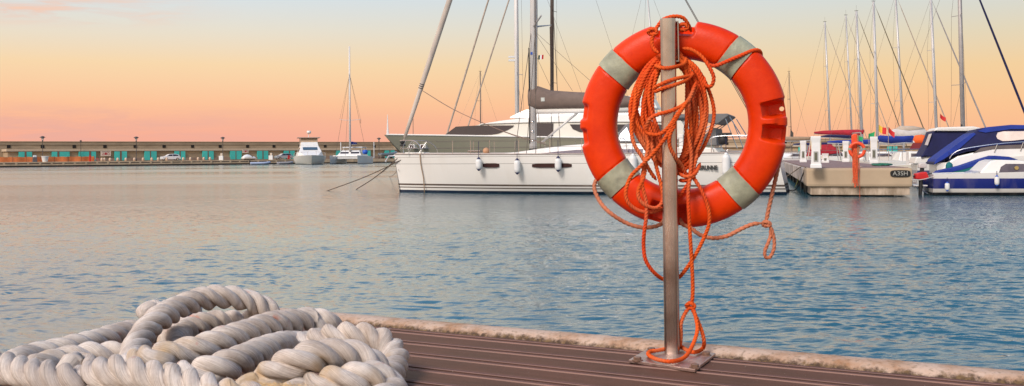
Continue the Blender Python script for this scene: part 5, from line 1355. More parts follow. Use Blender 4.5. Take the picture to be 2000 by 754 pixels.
# ---------------------------------------------------------------- catamaran
g = G(676, 320.3, 0)
ct = thing('catamaran', (g.x, g.y, 0), math.atan2(-.98, -.12), 'grey-white sailing catamaran with tall white mast moored beside the motor cruiser', 'catamaran')
for sg in (-1, 1):
    hh = hull_shape(11, 1.7, 1.9, 1.5, rake=.3, tw=.8, full=2.2, n=20); m = hh['mesh'](); m.v = [(x-9, y+sg*3.1, z) for x, y, z in m.v]; m.build('hull', zbands('cat_hull', [(-1, (.05, .05, .06)), (.1, (.72, .70, .66))]), ct, smooth='auto')
    m = hh['deck'](); m.v = [(x-9, y+sg*3.1, z) for x, y, z in m.v]; m.build('deck', white, ct)
MB().slab([(-9, 1.0), (-9, 1.7), (-1.5, 1.75), (-1.0, 1.1)], 3.4).build('bridge_deck', mat('cat_grey', (.42, .41, .38), .5), ct, bevel=.05)
MB().slab([(-8, 1.7), (-7.8, 3.0), (-3.6, 3.0), (-2.2, 1.75)], lambda x, z: 2.9-(z-1.7)*.7).build('cabin', white, ct, bevel=.1)
MB().slab([(-7.4, 2.0), (-7.3, 2.75), (-3.5, 2.78), (-2.55, 2.0)], lambda x, z: 2.92-(z-1.7)*.7).build('cabin_window', darkglass, ct)
for sy in (-1.2, 1.2): MB().box((-2.92, sy, 2.35), (.1, 1.9, .75), ry=-.72).build('windscreen', darkglass, ct)
MB().slab([(-9, 3.6), (-9, 3.75), (-5.2, 3.8), (-5, 3.65)], 2.3).build('hardtop', white2, ct, bevel=.03)
for sx, sy in ((-8.8, 2.1), (-8.8, -2.1), (-5.3, 2.1), (-5.3, -2.1)): MB().tube([(sx, sy, 2.6), (sx, sy, 3.7)], .05, 6).build('post', white2, ct)
MB().tube([(.6, -3.1, 1.75), (.6, 3.1, 1.75)], .12, 8).build('crossbeam', alu, ct)
cm_ = MB().tube([(-3.2, 0, 2.8), (-3.3, .0, 26.2)], [.24, .16], 10).build('mast', whitemast, ct, smooth=True)
MB().tube([(-3.5, -2.4, 9.9), (-3.2, 0, 9.7), (-3.5, 2.4, 9.9)], .05, 5).build('spreader', alu, cm_)
MB().tube([(-3.5, 2.4, 9.9), (-3.5, 2.4, 9.0)], .05, 5).build('lamp_arm', dk, cm_)
for sg in (-1, 1):
    wire_part(ct, Vector((-3.3, 0, 20)), Vector((-4, sg*3.6, 1.8)), r=.03); wire_part(ct, Vector((-3.3, 0, 20)), Vector((-3.5, sg*2.4, 9.9)), r=.02)
    MB().tube([(-9.2, sg*3.9, 1.2), (-9.2, sg*3.9, 4.9)], .10, 8).build('davit_post', white2, ct)
wire_part(ct, Vector((-3.2, 0, 20.5)), Vector((.6, 0, 1.8)), r=.03, name='forestay')
MB().tube([(-3.4, 0, 4.4), (-8.6, 0, 4.5)], .14, 8).build('boom', alu, ct); MB().tube([(-3.5, 0, 4.6), (-5.2, 0, 4.7), (-8.4, 0, 4.6)], [.35, .3, .2], 8).build('sail_cover', canvas_blue, ct, smooth=True)
MB().lathe((-1.5, 3.9, 2.6), [(.02, -.5), (.5, -.4), (.65, 0), (.5, .4), (.02, .5)], 12).build('buoy', bluep, ct, smooth=True)
# small craft behind the yacht bow
g = G(752, 316, 0); 
t, hx, *_ = sailboat('sailing_boat', 770, 150, (772, 150), math.radians(195), 8, 'small blue-grey boat half hidden left of the sailing yacht bow', hull_m=zbands('hull_greyblue', [(-1, (.05, .05, .06)), (.1, (.20, .24, .28))]), mr=.001, spread=0, cabin=True, backstay=False) if False else (None, None)
def small_boat(pxx, Z, L, heading, label, hullm, cabm=None, canopy=None, Bf=.34, fb=.9, cab=(.35, .75, .7), motor=False, group='motor boats moored at the marina', cat='motorboat', rails=True, arch=False):
    f = P(pxx, 300, Z); d = Vector((math.cos(heading), math.sin(heading))); o = Vector((f.x, f.y))-d*L*.5
    t = thing('motor_boat', (o.x, o.y, 0), heading, label, cat, group)
    h = hull_shape(L, L*Bf, fb*1.3, fb, rake=L*.12, tw=.88, full=2.5, flare=.9, n=24)
    h['mesh']().build('hull', hullm, t, smooth='auto'); h['deck']().build('deck', white, t, smooth=True)
    B = L*Bf; a, b, hh = cab; zf = fb*1.05
    hw = lambda x, z: min(B*.38, B*.1+(L*.92-x)*.30)-(z-zf)*.22
    MB().slab([(L*a, zf-.1), (L*a, zf+hh), (L*(a+(b-a)*.55), zf+hh*.95), (L*(a+(b-a)*.75), zf+hh*.45), (L*b, zf+.02)], hw).build('cabin', cabm or white, t, bevel=.05)
    MB().slab([(L*(a+.02), zf+hh*.45), (L*(a+.02), zf+hh*.85), (L*(a+(b-a)*.52), zf+hh*.82), (L*(a+(b-a)*.66), zf+hh*.45)], lambda x, z: hw(x, z)+.015).build('cabin_window', greyglass, t)
    if canopy:
        MB().slab([(L*(a-.24), zf+.3), (L*(a-.20), zf+hh+.75), (L*(a+.08), zf+hh+.85), (L*(a+.22), zf+hh*.9)], lambda x, z: B*.42-(z-zf)*.10).build('canopy', canopy, t, bevel=.08)
    if arch: MB().tube([(L*.2, -B*.42, fb), (L*.17, -B*.36, fb+1.5), (L*.17, B*.36, fb+1.5), (L*.2, B*.42, fb)], .05, 6).build('arch', steel, t)
    if rails:
        for sg in (-1, 1): MB().tube([(x*L, sg*(h['hb'](x*L)-.06), h['sh'](x*L)+q_) for x, q_ in ((.4, .0), (.45, .4), (.6, .5), (.8, .5), (.97, .5))], .016, 5).build('bow_rail', steel, t)
    if motor:
        mo_ = MB().box((-.25, 0, fb+.25), (.45, .38, .55), taper=.8).build('outboard_motor', rubber, t, bevel=.06); MB().tube([(-.25, 0, fb), (-.35, 0, -.2)], .08, 6).build('shaft', rubber, mo_)
    return t, h
t = qthing('inflatable_boat', 757, 4.0, 'dark blue-grey inflatable boat stored on the far quay just left of the yacht bow', 'boat')
MB().tube(smooth_path([(-2.3, -.7, 1.1), (0, -.8, 1.1), (1.8, -.6, 1.3), (2.6, 0, 1.6), (1.8, .6, 1.3), (0, .8, 1.1), (-2.3, .7, 1.1)], .2), .34, 8).build('tube', mat('inflatable_grey', (.13, .16, .19), .7), t, smooth=True)
MB().slab([(-2.2, .95), (-1.8, .55), (1.6, .6), (2.5, 1.5), (-2.2, 1.2)], .55).build('hull', mat('inflatable_hull', (.30, .32, .33), .5), t)
MB().box((-1.4, 0, .28), (.2, 1.2, .56)).build('cradle', dk, t); MB().box((1.2, 0, .3), (.2, 1.2, .6)).build('cradle', dk, t)
# ================================================================ pontoon pier
pc = mat('pontoon_block', (.42, .32, .215), .85, var=.07, scale=1.2, bump=.15, bscale=12)
pl_ = mat('pontoon_float', (.44, .36, .28), .9, var=.3, scale=2.2, hue=(.24, .17, .11), bump=.4, bscale=10, stretch=(1.5, 1.5, .5))
a0 = G(1575, 383.5, 0); a1 = G(1783, 384.5, 0)
fp = Frame((a0.x, a0.y), (a1.x-a0.x, a1.y-a0.y)); WP = (Vector((a1.x, a1.y))-Vector((a0.x, a0.y))).length
bk = Vector((.239, 1)).normalized()
pr = thing('pontoon_pier', (a0.x, a0.y, 0), fp.rz, 'concrete pontoon pier with a broad beige end block and plank deck', 'pier')
TZ = fp.at(1680, 328, 0)[1]; BZ = fp.at(1680, 365, 0)[1]
ib = pr.matrix_basis.inverted()
def pw_(u, v, z):  # u across, v along the pier
    p = Vector((a0.x, a0.y))+fp.d*u+bk*v; return Vector((p.x, p.y, z))
def pbox(mb, u0, u1, v0, v1, z0, z1):
    vs = [pw_(u, v, z) for z in (z0, z1) for u, v in ((u0, v0), (u1, v0), (u1, v1), (u0, v1))]
    return mb.add(vs, [(3, 2, 1, 0), (4, 5, 6, 7), (0, 1, 5, 4), (1, 2, 6, 5), (2, 3, 7, 6), (3, 0, 4, 7)])
pbox(W(), 0, WP, 0, 2.6, BZ, TZ).build('end_block', pc, pr, bevel=.09)
pbox(W(), .15, WP-.08, .12, 2.5, .05, BZ+.02).build('float', pl_, pr, bevel=.03)
pbox(W(), .3, WP-.6, .3, 2.4, -.3, .08).build('float_base', darkc, pr)
side = mat('pier_side', (.50, .44, .39), .9, var=.35, scale=1.2, hue=(.30, .24, .21), bump=.3, bscale=8)
for k in range(6):
    v0 = 2.75+k*10.2
    pbox(W(), -.02, WP+.02, v0, v0+10.05, TZ-.62, TZ-.03).build('side_beam', side, pr, bevel=.04)
    for v in (v0+1.5, v0+6.5): pbox(W(), .2, WP-.2, v, v+1.6, -.3, TZ-.6).build('pile', darkc, pr)
pbox(W(), .12, WP-.12, .15, 63, TZ-.02, TZ+.012).build('deck', mat('pier_planks', (.22, .14, .13), .8, var=.25, scale=9, stretch=(1, .15, 1)), pr)
# sign on block
vs, fs = text_mb('A3SH', .30, .006)
xs_, zs2 = fp.at(1758.5, 339, 0)
sg_ = thing('pier_sign', fp.w(xs_, -.02, zs2-.13), fp.rz, 'black plate lettered A3SH on the beige end of the pontoon pier', 'sign')
n_ = 20; pts = []
for k in range(n_):
    a = 2*math.pi*k/n_; pts.append((.345*math.copysign(abs(math.cos(a))**.5, math.cos(a)), .13+.125*math.copysign(abs(math.sin(a))**.6, math.sin(a))))
MB().slab(pts, .018, 0).build('plate', mat('plate_black', (.004, .004, .004), .7), sg_)
MB().add([(v.x*.74, -.022-v.z, .13+v.y*.72) for v in vs], fs).build('lettering', mat('letter_grey', (.33, .33, .30), .6), sg_)
# service pedestals
def pedestal(pxx, pyb, pyt, label, tilt=0.):
    g = G(pxx, pyb, TZ+.012); h_ = H+ray(pxx, pyt).z*g.y-(TZ+.012)
    t = thing('service_pedestal', g, fp.rz, label, 'service pedestal', 'white service pedestals along the pontoon pier')
    w = .19
    MB().loft([[(sx*a, sy*b, z) for sx, sy in ((-1, -1), (1, -1), (1, 1), (-1, 1))] for a, b, z in ((w*1.05, .16, 0), (w*1.05, .16, .12), (w*.93, .14, .14), (w*.80, .13, h_*.55), (w*.80, .13, h_*.8), (w*.95, .15, h_*.93), (w*.95, .15, h_))], close=True).build('housing', white2, t, bevel=.015)
    f_ = MB().box((0, -.135, h_*.36), (.16, .04, h_*.32)).build('socket_panel', mat('panel_grey', (.33, .33, .31), .5), t)
    MB().box((0, -.162, h_*.36), (.08, .01, h_*.24)).build('socket', mat('socket_olive', (.10, .10, .06), .5), f_)
    for sx in (-1, 1): MB().box((sx*w*.88, 0, h_*.72), (.03, .22, h_*.28)).build('lamp_lens', mat('lens_amber', (.55, .43, .25), .4), t)
    return t
pedestal(1594, 328, 266, 'tallest white service pedestal at the front left corner of the pontoon pier')
pedestal(1569, 317, 275, 'white service pedestal at the pier left edge, left of the tallest pedestal')
pedestal(1612, 318, 300, 'low short white service pedestal just right of the tallest pedestal')
pedestal(1652, 316.5, 275.5, 'white service pedestal just left of the small lifebuoy')
pedestal(1707, 319.5, 267, 'white service pedestal just right of the small lifebuoy')
# small lifebuoy on the pier
g = G(1676, 326, TZ+.012); D_ = g.y
sl_ = thing('lifebuoy_stand', g, fp.rz, 'thin steel stand with an orange locker on the pontoon pier end', 'stand')
MB().tube([(0, 0, 0), (0, 0, 1.22)], .03, 8).build('pole', mat('stand_brown', (.35, .22, .12), .5, .3), sl_)
MB().box((0, 0, .01), (.3, .3, .02)).build('base_plate', steel, sl_)
MB().slab([(-.22, .32), (-.24, 1.2), (-.15, 1.27), (-.02, 1.27), (-.02, .32)], .09, .1).build('locker', mat('locker_orange', (.72, .07, .015), .5), sl_, bevel=.03)
rc_ = P(1674, 293, D_-.12); rx_ = .31
lb2 = thing('lifebuoy', rc_-Vector((0, 0, .33)), fp.rz, 'small distant orange lifebuoy hanging on the pontoon pier stand', 'lifebuoy')
mb = MB(); n1_ = 40; n2_ = 14; vs = []
for i in range(n1_):
    a = 2*math.pi*i/n1_
    for j in range(n2_):
        b_ = 2*math.pi*j/n2_; r_ = .265+.062*math.cos(b_); vs.append((r_*math.cos(a), .05*math.sin(b_), .33+r_*math.sin(a)))
mb.add(vs, [(i*n2_+j, i*n2_+(j+1) % n2_, ((i+1) % n1_)*n2_+(j+1) % n2_, ((i+1) % n1_)*n2_+j) for i in range(n1_) for j in range(n2_)]); mb.build('ring', mat('ring2', (.74, .07, .015), .45, var=.1), lb2, smooth=True)
for a0_ in (8, 172):
    vs = []
    for i in range(4):
        a = math.radians(a0_-9+6*i)
        for j in range(n2_):
            b_ = 2*math.pi*j/n2_; r_ = .265+.066*math.cos(b_); vs.append((r_*math.cos(a), .054*math.sin(b_), .33+r_*math.sin(a)))
    MB().add(vs, [(i*n2_+j, i*n2_+(j+1) % n2_, (i+1)*n2_+(j+1) % n2_, (i+1)*n2_+j) for i in range(3) for j in range(n2_)]).build('reflective_band', band_mat(), lb2)
mb = MB()
for k in range(26):
    x0 = R.uniform(-.12, .06); l_ = R.uniform(.55, 1.1)
    pts = [(x0*.5, -.08, .95-.7), (x0, -.12+R.uniform(-.03, .03), .62-.7), (x0+R.uniform(-.05, .05), -.2+R.uniform(-.04, .02), .35-.7-.1), (x0+R.uniform(-.08, .08), -.26, .62-.7-l_)]
    mb.tube([(p[0], p[1], p[2]) for p in smooth_path(pts, .06)], .010, 4)
mb.v = [tuple(Vector(v)+Vector((0, 0, .32+.14))) for v in mb.v]
g2 = G(1672, 327, TZ+.012)
fr_r = thing('frayed_rope', fp.w(fp.at(1672, 328, 0)[0], .05, TZ), fp.rz, 'frayed orange rope hanging from the small lifebuoy over the pier end', 'rope')
mb.build('strands', mat('rope_orange_far', (.62, .10, .03), .85, var=.3, scale=20), fr_r)
MB().tube(smooth_path([(.10, -.05, .75), (.11, -.1, .3), (.115, -.12, -.05), (.12, -.05, -.5), (.12, -.03, -1.08)], .1), .008, 5).build('long_strand', mat('rope_orange_far', (.62, .10, .03)), fr_r)
# green line on the pier deck and mooring lines
mb = MB(); pts = []
for k in range(30): 
    a = k/7*2*math.pi; p_ = G(1722+20*math.cos(a)*(1-.01*k)+R.uniform(-4, 4), 321+1.3*math.sin(a)+R.uniform(-.4, .4), TZ+.05); pts.append(p_)
mb.tube(smooth_path(pts, .1), .03, 6); o = mb.build('coiled_line', mat('rope_green', (.02, .16, .10), .9), None, smooth=True); tag(o, 'dark green rope lying coiled on the pontoon pier deck', 'rope')
def line_(a, b, sag, r, m, label, name='mooring_line', grp='mooring lines at the pontoon pier'):
    mid = a.lerp(b, .5)-Vector((0, 0, sag)); mb = MB(); mb.tube(smooth_path([a, mid, b], .2), r, 6); return tag(mb.build(name, m, None, smooth=True), label, 'rope', grp)
rp1 = mat('old_rope', (.30, .22, .15), .9, var=.3, scale=4); rp2 = mat('dark_rope', (.07, .055, .045), .9)
line_(pw_(.05, 1.5, TZ), G(1540, 372, 0), .35, .025, rp2, 'dark rope sagging from the front left corner of the pier')
line_(pw_(.0, 4.5, TZ), G(1500, 352, .2), .2, .02, rp1, 'pale rope running left from the pier side to the lifebuoy edge')
line_(pw_(.0, 6, TZ-.4), G(1552, 366, 0), .05, .016, mat('yellow_rope', (.5, .42, .05), .8), 'yellow rope slanting into the water beside the pier')
line_(pw_(.02, 1.0, TZ-.05), G(1571, 376, 0), .05, .03, rp1, 'tan rope hanging down the left edge of the beige pier end')
line_(pw_(WP-.05, .6, TZ-.45), G(1825, 345, .8), .05, .018, mat('white_rope', (.6, .58, .56), .9), 'white rope tying the small blue boat to the pier')
# ---------------------------------------------------------------- marina, right: sailing boats
hr = math.radians(-8)
grp = 'sailing boats moored at the marina'
SB = [
 ('thin distant mast', 1547, 128, (1541, 140), 8.5, dict(J=2.6, mastm=wire, mr=.05, jib=None, cover=canvas_tan, boomL=3.4), 'small distant sailing boat with the thinnest mast, beside the big lifebuoy'),
 ('m2', 1623, 118, (1611, 43), 11, dict(J=4.6, jib=jibm, jr=.035, mr=.11, boomL=4.2, cover=canvas_navy), 'sailing boat whose mast top is the lowest of the marina masts, behind the pedestals'),
 ('m3', 1666, 112, (1652, 30), 11.5, dict(J=4.6, jib=jibm, jr=.035, mr=.09, boomL=3.4, cover=canvas_navy, boomz=1.9), 'sailing boat with slim mast just left of the doubled pair of masts'),
 ('m4', 1684, 104, (1672.5, 22), 12, dict(J=4.6, jib=mat('jib_olive', (.16, .13, .08), .9), jr=.04, mr=.13, boomL=4.7, cover=canvas_red, boomz=2.15, coverk=1.35), 'sailing boat with the left mast of the doubled pair behind the small lifebuoy'),
 ('m4b', 1686.5, 122, (1678, 118), 9, dict(J=3.4, mr=.10, boomL=3.2, cover=canvas_navy, mastm=alu), 'small sailing boat with the right, shorter mast of the doubled pair'),
 ('m5', 1715, 96, (1706, 3), 12, dict(J=5.0, jib=mat('jib_olive', (.16, .13, .08), .9), jr=.05, mr=.13, boomL=4.6, cover=canvas_blue), 'sailing boat whose mast rises directly above the right pedestal'),
 ('m6', 1766, 100, (1749, -12), 12.5, dict(J=5.2, jib=jibm, jr=.05, mr=.11, boomL=4.8, cover=canvas_white, spread=2), 'sailing boat with leaning mast above the blue and orange covers'),
 ('m7', 1831, 90, (1818, -4), 12.5, dict(J=4.9, jib=mat('jib_grey', (.30, .28, .28), .9), jr=.06, mr=.13, boomL=4.6, cover=canvas_blue), 'sailing boat with mast behind the square navy canopy'),
 ('m8', 1882, 72, (1872, -105), 13, dict(J=5.2, jib=canvas_navy, jr=.075, mr=.15, boomL=5., cover=canvas_white, mastm=mat('mast_grey', (.36, .34, .33), .5, .3), fb=1.3), 'sailing boat with navy blue furled jib and the thickest mast of the marina'),
]
for nm, px_, Z_, top_, L_, kw, lab in SB:
    sailboat('sailing_boat', px_, Z_, top_, hr+R.uniform(-.06, .06), L_, lab, mfrac=.42 if L_ > 9 else .45, group=grp, **kw)
# near rank along the pier: red sail cover boat and blue boom boat
def cover_bar(root_name, a, b, D0, D1, r0, m, label):
    pass
sbR, hR, ftR, tpR = sailboat('sailing_boat', 1600, 70, (1577, -600), math.radians(-4), 10, 'x', mfrac=.42, mr=.001, fb=1.1, spread=0, backstay=False) if False else (None,)*4
def boom_boat(pxm, Z, L, heading, label, cov, segs, hullm=None, extra=None, boomz=None, arch=True, fb=1.1):
    """boat seen mainly by its covered boom: segs = [(px,py,r)...] spine of the cover at distance Z"""
    f = P(pxm, 300, Z); d = Vector((math.cos(heading), math.sin(heading))); o = Vector((f.x, f.y))-d*L*.5
    t = thing('sailing_boat', (o.x, o.y, 0), heading, label, 'sailboat', grp)
    h = hull_shape(L, L*.32, fb*1.15, fb, rake=.8, tw=.8, n=24); h['mesh']().build('hull', hullm or hullw, t, smooth='auto'); h['deck']().build('deck', white, t, smooth=True)
    B = L*.32
    hw = lambda x, z: B*.32-(z-fb)*.3-(max(0, x-L*.5))*.2
    MB().slab([(L*.25, fb-.05), (L*.27, fb+.5), (L*.5, fb+.45), (L*.72, fb)], hw).build('cabin', white, t, bevel=.05)
    MB().slab([(L*.30, fb+.2), (L*.30, fb+.36), (L*.52, fb+.32), (L*.58, fb+.2)], lambda x, z: hw(x, z)+.015).build('cabin_window', darkglass, t)
    m = W(); m.tube([P(a, b, Z-.2) for a, b, r in segs], [r for a, b, r in segs], 12); m.build('sail_cover', cov, t, smooth=True)
    m = W(); m.tube([P(a, b+3.4, Z-.2) for a, b, r in (segs[0], segs[-1])], .08, 8); m.build('boom', white2, t, smooth=True)
    if arch:
        MB().tube([(L*.05, -B*.36, fb), (L*.02, -B*.33, fb+1.7), (L*.02, B*.33, fb+1.7), (L*.05, B*.36, fb)], .035, 6).build('stern_arch', steel, t)
    for sg in (-1, 1):
        MB().tube([(L*q_, sg*(h['hb'](L*q_)-.05), h['sh'](L*q_)+.62) for q_ in (.03, .2, .4, .6, .8, .95)], .014, 5).build('guard_rail', steel, t)
        for q_ in (.03, .2, .4, .6, .8, .95): MB().tube([(L*q_, sg*(h['hb'](L*q_)-.05), h['sh'](L*q_)), (L*q_, sg*(h['hb'](L*q_)-.05), h['sh'](L*q_)+.62)], .014, 5).build('stanchion', steel, t)
    return t
t = boom_boat(1824, 62, 9.5, math.radians(-5), 'sailing boat with a bright blue boom cover right of the small lifebuoy', canvas_blue, [(1713, 270, .08), (1718, 270.5, .2), (1740, 273, .22), (1765, 272, .19), (1783, 270, .17), (1786, 270, .06)], hullm=hull_cream)
m = W(); m.tube([P(1736, 262, 63), P(1745, 261, 63), P(1775, 264, 63), P(1806, 260, 63), P(1812, 258, 63)], [.1, .3, .28, .25, .05], 10); m.build('rolled_sail', canvas_white, t, smooth=True)
m = W(); m.tube([P(1742, 262, 64), P(1760, 255, 64), P(1785, 252.5, 64), P(1806, 252, 64)], [.2, .3, .2, .05], 8); m.build('folded_sail', mat('sail_cream', (.46, .38, .30), .9), t, smooth=True)
t = boom_boat(1838, 55, 8, math.radians(-3), 'sailing boat with an orange cover and maroon windows beside the square navy canopy', canvas_orange, [(1784, 274, .08), (1788, 274, .26), (1800, 273, .28), (1812, 273, .2), (1816, 273, .05)], arch=False)
m = W(); m.add([P(1776, 292, 54), P(1802, 292, 54), P(1803, 280, 54), P(1783, 279, 54), P(1776, 292, 55), P(1802, 292, 55), P(1803, 280, 55), P(1783, 279, 55)], [(0, 1, 2, 3), (7, 6, 5, 4), (0, 4, 5, 1), (1, 5, 6, 2), (2, 6, 7, 3), (3, 7, 4, 0)]); m.build('maroon_screen', mat('maroon_glass', (.22, .03, .04), .2), t)
t = boom_boat(1470, 80, 9, math.radians(184), 'sailing boat with a tan boom cover left of the pier, beside the big lifebuoy', canvas_tan, [(1500, 271.5, .1), (1512, 271.5, .17), (1560, 271, .17), (1588, 270.5, .12), (1592, 270.5, .05)])
# small motor boats crowding behind
for k, (pxx, Z_, L_, hd, lab, hm_, cv) in enumerate((
    (1545, 112, 7.0, 3.6, 'white motor boat at the left of the pier under the tan boom', hullw, None),
    (1575, 128, 8.0, 3.5, 'white motor boat with grey hood left of the tallest pedestal', hullw, canvas_grey),
    (1722, 76, 7.0, -.25, 'white motor boat just right of the right pedestal, beyond the green rope', hullw, None),
    (1632, 108, 7.5, -.2, 'motor boat with red hood behind the tallest pedestal', hullw, canvas_red),
    (1690, 88, 7.0, -.2, 'white motor boat directly behind the small lifebuoy', hull_cream, None),
    (1805, 50.5, 5.2, -.25, 'cream motor boat with grey windscreen left of the square navy canopy', hull_cream, None)
    )):
    small_boat(pxx, Z_, L_, hd, lab, hm_, None, cv, arch=(k % 2 == 0))
# ---------------------------------------------------------------- three big ones at right
# square navy canopy cruiser
f3 = Frame((P(1785, 300, 47).x, 47), (1, -.28))
n3 = thing('motor_boat', (f3.o.x, f3.o.y, 0), f3.rz, 'white motor boat under a tall square navy canopy with a white roof', 'motorboat', 'motor boats moored at the marina')
h3 = hull_shape(9, 3.0, 1.35, 1.05, rake=1.0, tw=.9, n=24); h3['mesh']().build('hull', zbands('hull_white_navyline', [(-1, (.03, .03, .04)), (.1, (.7, .69, .67)), (.55, (.03, .04, .16)), (.78, (.7, .69, .67))]), n3, smooth='auto'); h3['deck']().build('deck', white, n3, smooth=True)
def o3(pts, lat=-1.3): return [f3.at(p[0], p[1], lat) for p in pts]
MB().slab(o3([(1799, 306), (1812, 284), (1823, 255), (1884, 256), (1900, 258), (1905, 306)]), lambda x, z: 1.42-(z-1.3)*.08).build('canopy', canvas_navy, n3, bevel=.06)
MB().slab(o3([(1806, 283), (1814, 262), (1819, 261), (1811, 284)]), .10, -1.39).build('canopy_window', mat('vinyl_pale', (.55, .5, .5), .2), n3)
MB().slab(o3([(1824, 254.5), (1830, 249), (1900, 247), (1915, 250), (1912, 256), (1824, 256)]), 1.45).build('roof', white, n3, bevel=.04)
MB().slab(o3([(1785, 320), (1790, 307), (1830, 304), (1900, 304), (1900, 320)]), 1.3).build('coaming', white, n3, bevel=.05)
MB().tube([(f3.at(1878, 250, 0)[0], 0, f3.at(1878, 250, 0)[1]), (f3.at(1878, 240, 0)[0], 0, f3.at(1878, 243, 0)[1])], .04, 6).build('aerial', rubber, n3)
# white cruiser with big navy cover
f4 = Frame((P(1822, 300, 42.5).x, 42.5), (1, -.30))
n4 = thing('motor_boat', (f4.o.x, f4.o.y, 0), f4.rz, 'large white cruiser under a sweeping blue canvas top with a clear oval window', 'motorboat', 'motor boats moored at the marina')
h4 = hull_shape(10.5, 3.4, 1.75, 1.15, rake=1.4, tw=.9, n=28, dip=-.12); h4['mesh']().build('hull', zbands('hull_white_plain', [(-1, (.03, .03, .04)), (.1, (.72, .71, .68))]), n4, smooth='auto'); h4['deck']().build('deck', white, n4, smooth=True)
def o4(pts, lat=-1.5): return [f4.at(p[0], p[1], lat) for p in pts]
MB().slab(o4([(1838, 335), (1845, 320), (1870, 305), (1930, 291), (2000, 286), (2060, 286), (2090, 310), (2095, 335)]), lambda x, z: 1.60-(z-1.4)*.12).build('superstructure', white, n4, bevel=.06)
MB().slab(o4([(1900, 299), (1915, 289), (1940, 284.5), (2030, 281), (2030, 289), (1940, 291)]), lambda x, z: 1.60-(z-1.4)*.12+.02).build('side_window', greyglass, n4)
cv = MB().slab(o4([(1823, 320), (1829, 312), (1866, 285), (1890, 268), (1912, 252), (1930, 248.5), (1975, 244.5), (2040, 246), (2070, 262), (2070, 288), (1960, 286), (1905, 294), (1860, 300), (1838, 316)]), lambda x, z: 1.56-(z-1.6)*.16).build('canopy', canvas_navy, n4, bevel=.04)
MB().slab(o4([(1823, 321), (1829, 311), (1866, 284), (1890, 267), (1902, 259), (1906, 262), (1874, 290), (1842, 311)]), lambda x, z: 1.60-(z-1.6)*.16).build('canopy_edge', canvas_blue, cv)
MB().slab(o4([(1910, 256), (1930, 248), (1975, 243.6), (2045, 245), (2045, 251), (1975, 252), (1925, 259)]), lambda x, z: 1.60-(z-1.6)*.16).build('canopy_top', canvas_blue, cv)
MB().slab(o4([(1946, 266), (1949, 259), (1960, 256.5), (2040, 256), (2040, 268), (1975, 275), (1958, 275.5), (1948, 271)]), lambda x, z: 1.585-(z-1.6)*.16).build('canopy_window', mat('clear_vinyl', (.72, .62, .56), .12, var=.2, scale=1.5), cv)
for pth in ([(1855, 310), (1860, 302), (1875, 293), (1905, 287), (1950, 281), (2010, 277), (2060, 276)],):
    for lat in (-1.62, 1.62):
        pp = [(lambda q: (q[0], lat, q[1]))(f4.at(a, b, -1.62)) for a, b in pth]; MB().tube(smooth_path(pp, .1), .022, 6).build('bow_rail', steel, n4)
for pxx, y0, y1 in ((1942, 297, 282), (1993, 294, 278)):
    x0, z0 = f4.at(pxx, y0, -1.62); x1, z1 = f4.at(pxx+6, y1, -1.62); MB().tube([(x0, -1.62, z0), (x1, -1.62, z1)], .018, 6).build('stanchion', steel, n4)
g = f4.w(*(lambda q: (q[0], -1.8, q[1]))(f4.at(1854, 334, -1.8)))
fender(g, .36, .13, 'rounded dark green fender hanging on the large white cruiser', canvas_teal, canvas_teal, 'coloured fenders on the right boats', top_z=g.z+.75)
# blue and white day boat in front
f5 = Frame((P(1812, 300, 38.6).x, 38.6), (1, -.20))
n5 = thing('motor_boat', (f5.o.x, f5.o.y, 0), f5.rz, 'small cabin boat with navy blue topsides and white stripe at the right edge', 'motorboat', 'motor boats moored at the marina')
h5 = hull_shape(6.6, 2.3, .95, .78, draft=.3, rake=.8, tw=.88, n=26)
h5['mesh']().build('hull', zbands('dayboat_hull', [(-1, (.02, .015, .015)), (.10, (.66, .63, .58)), (.235, (.008, .016, .17)), (.62, (.68, .67, .65))]), n5, smooth='auto'); h5['deck']().build('deck', white, n5, smooth=True)
def o5(pts, lat=-.9): return [f5.at(p[0], p[1], lat) for p in pts]
MB().slab(o5([(1905, 346), (1920, 330), (1935, 315), (1947, 312), (1990, 313), (2050, 322), (2085, 345)]), lambda x, z: .95-(z-.8)*.30).build('cabin', white, n5, bevel=.05)
w5 = MB().slab(o5([(1950, 338), (1955, 326), (1965, 320), (2000, 320), (2030, 326), (2030, 337)]), lambda x, z: .95-(z-.8)*.30+.015).build('cabin_window', greyglass, n5)
x, z = f5.at(1986, 328, -.98); MB().lathe((x, -.95, z), [(.001, -.02), (.07, -.02), (.07, .02), (.001, .02)], 14, 'Y').build('vent', mat('brass', (.5, .38, .15), .4, .6), w5)
MB().slab(o5([(1895, 346), (1908, 337), (1925, 331), (1928, 333), (1912, 346)]), .9).build('windscreen', mat('screen_white', (.45, .47, .5), .2), n5)
x, z = f5.at(1915, 340, -1.1); MB().lathe((x, -1.0, z-.0), [(.001, -.03), (.05, -.03), (.05, .03), (.001, .03)], 12, 'Y').build('port', rubber, n5)
ob = MB().slab([(-.36, 1.0), (-.34, 1.16), (-.22, 1.22), (-.06, 1.18), (-.04, 1.0)], .13).build('outboard_motor', mat('motor_grey', (.5, .47, .46), .4), n5, bevel=.05)
MB().tube([(-.2, 0, 1.0), (-.28, 0, .3), (-.30, 0, -.2)], [.08, .06, .05], 8).build('shaft', rubber, ob)
MB().box((-.35, 0, .35), (.5, .9, .04)).build('swim_platform', white2, n5)
MB().tube([(-.55, -.45, .33), (-.1, -.5, .05)], .02, 5).build('platform_strut', steel, n5)
for pxx, y0, y1, lab in ((1850, 355, 374, 'white blue-ended fender on the small blue boat, left one'), (1947, 342, 364, 'white blue-ended fender on the small blue boat, right one below its window')):
    lat = -1.25; x, zt = f5.at(pxx, y0, lat); _, zb = f5.at(pxx, y1, lat)
    fender(f5.w(x, lat, zb), zt-zb, .085, lab, white2, bluep, 'fenders on the small blue boat', top_z=zt+.15)
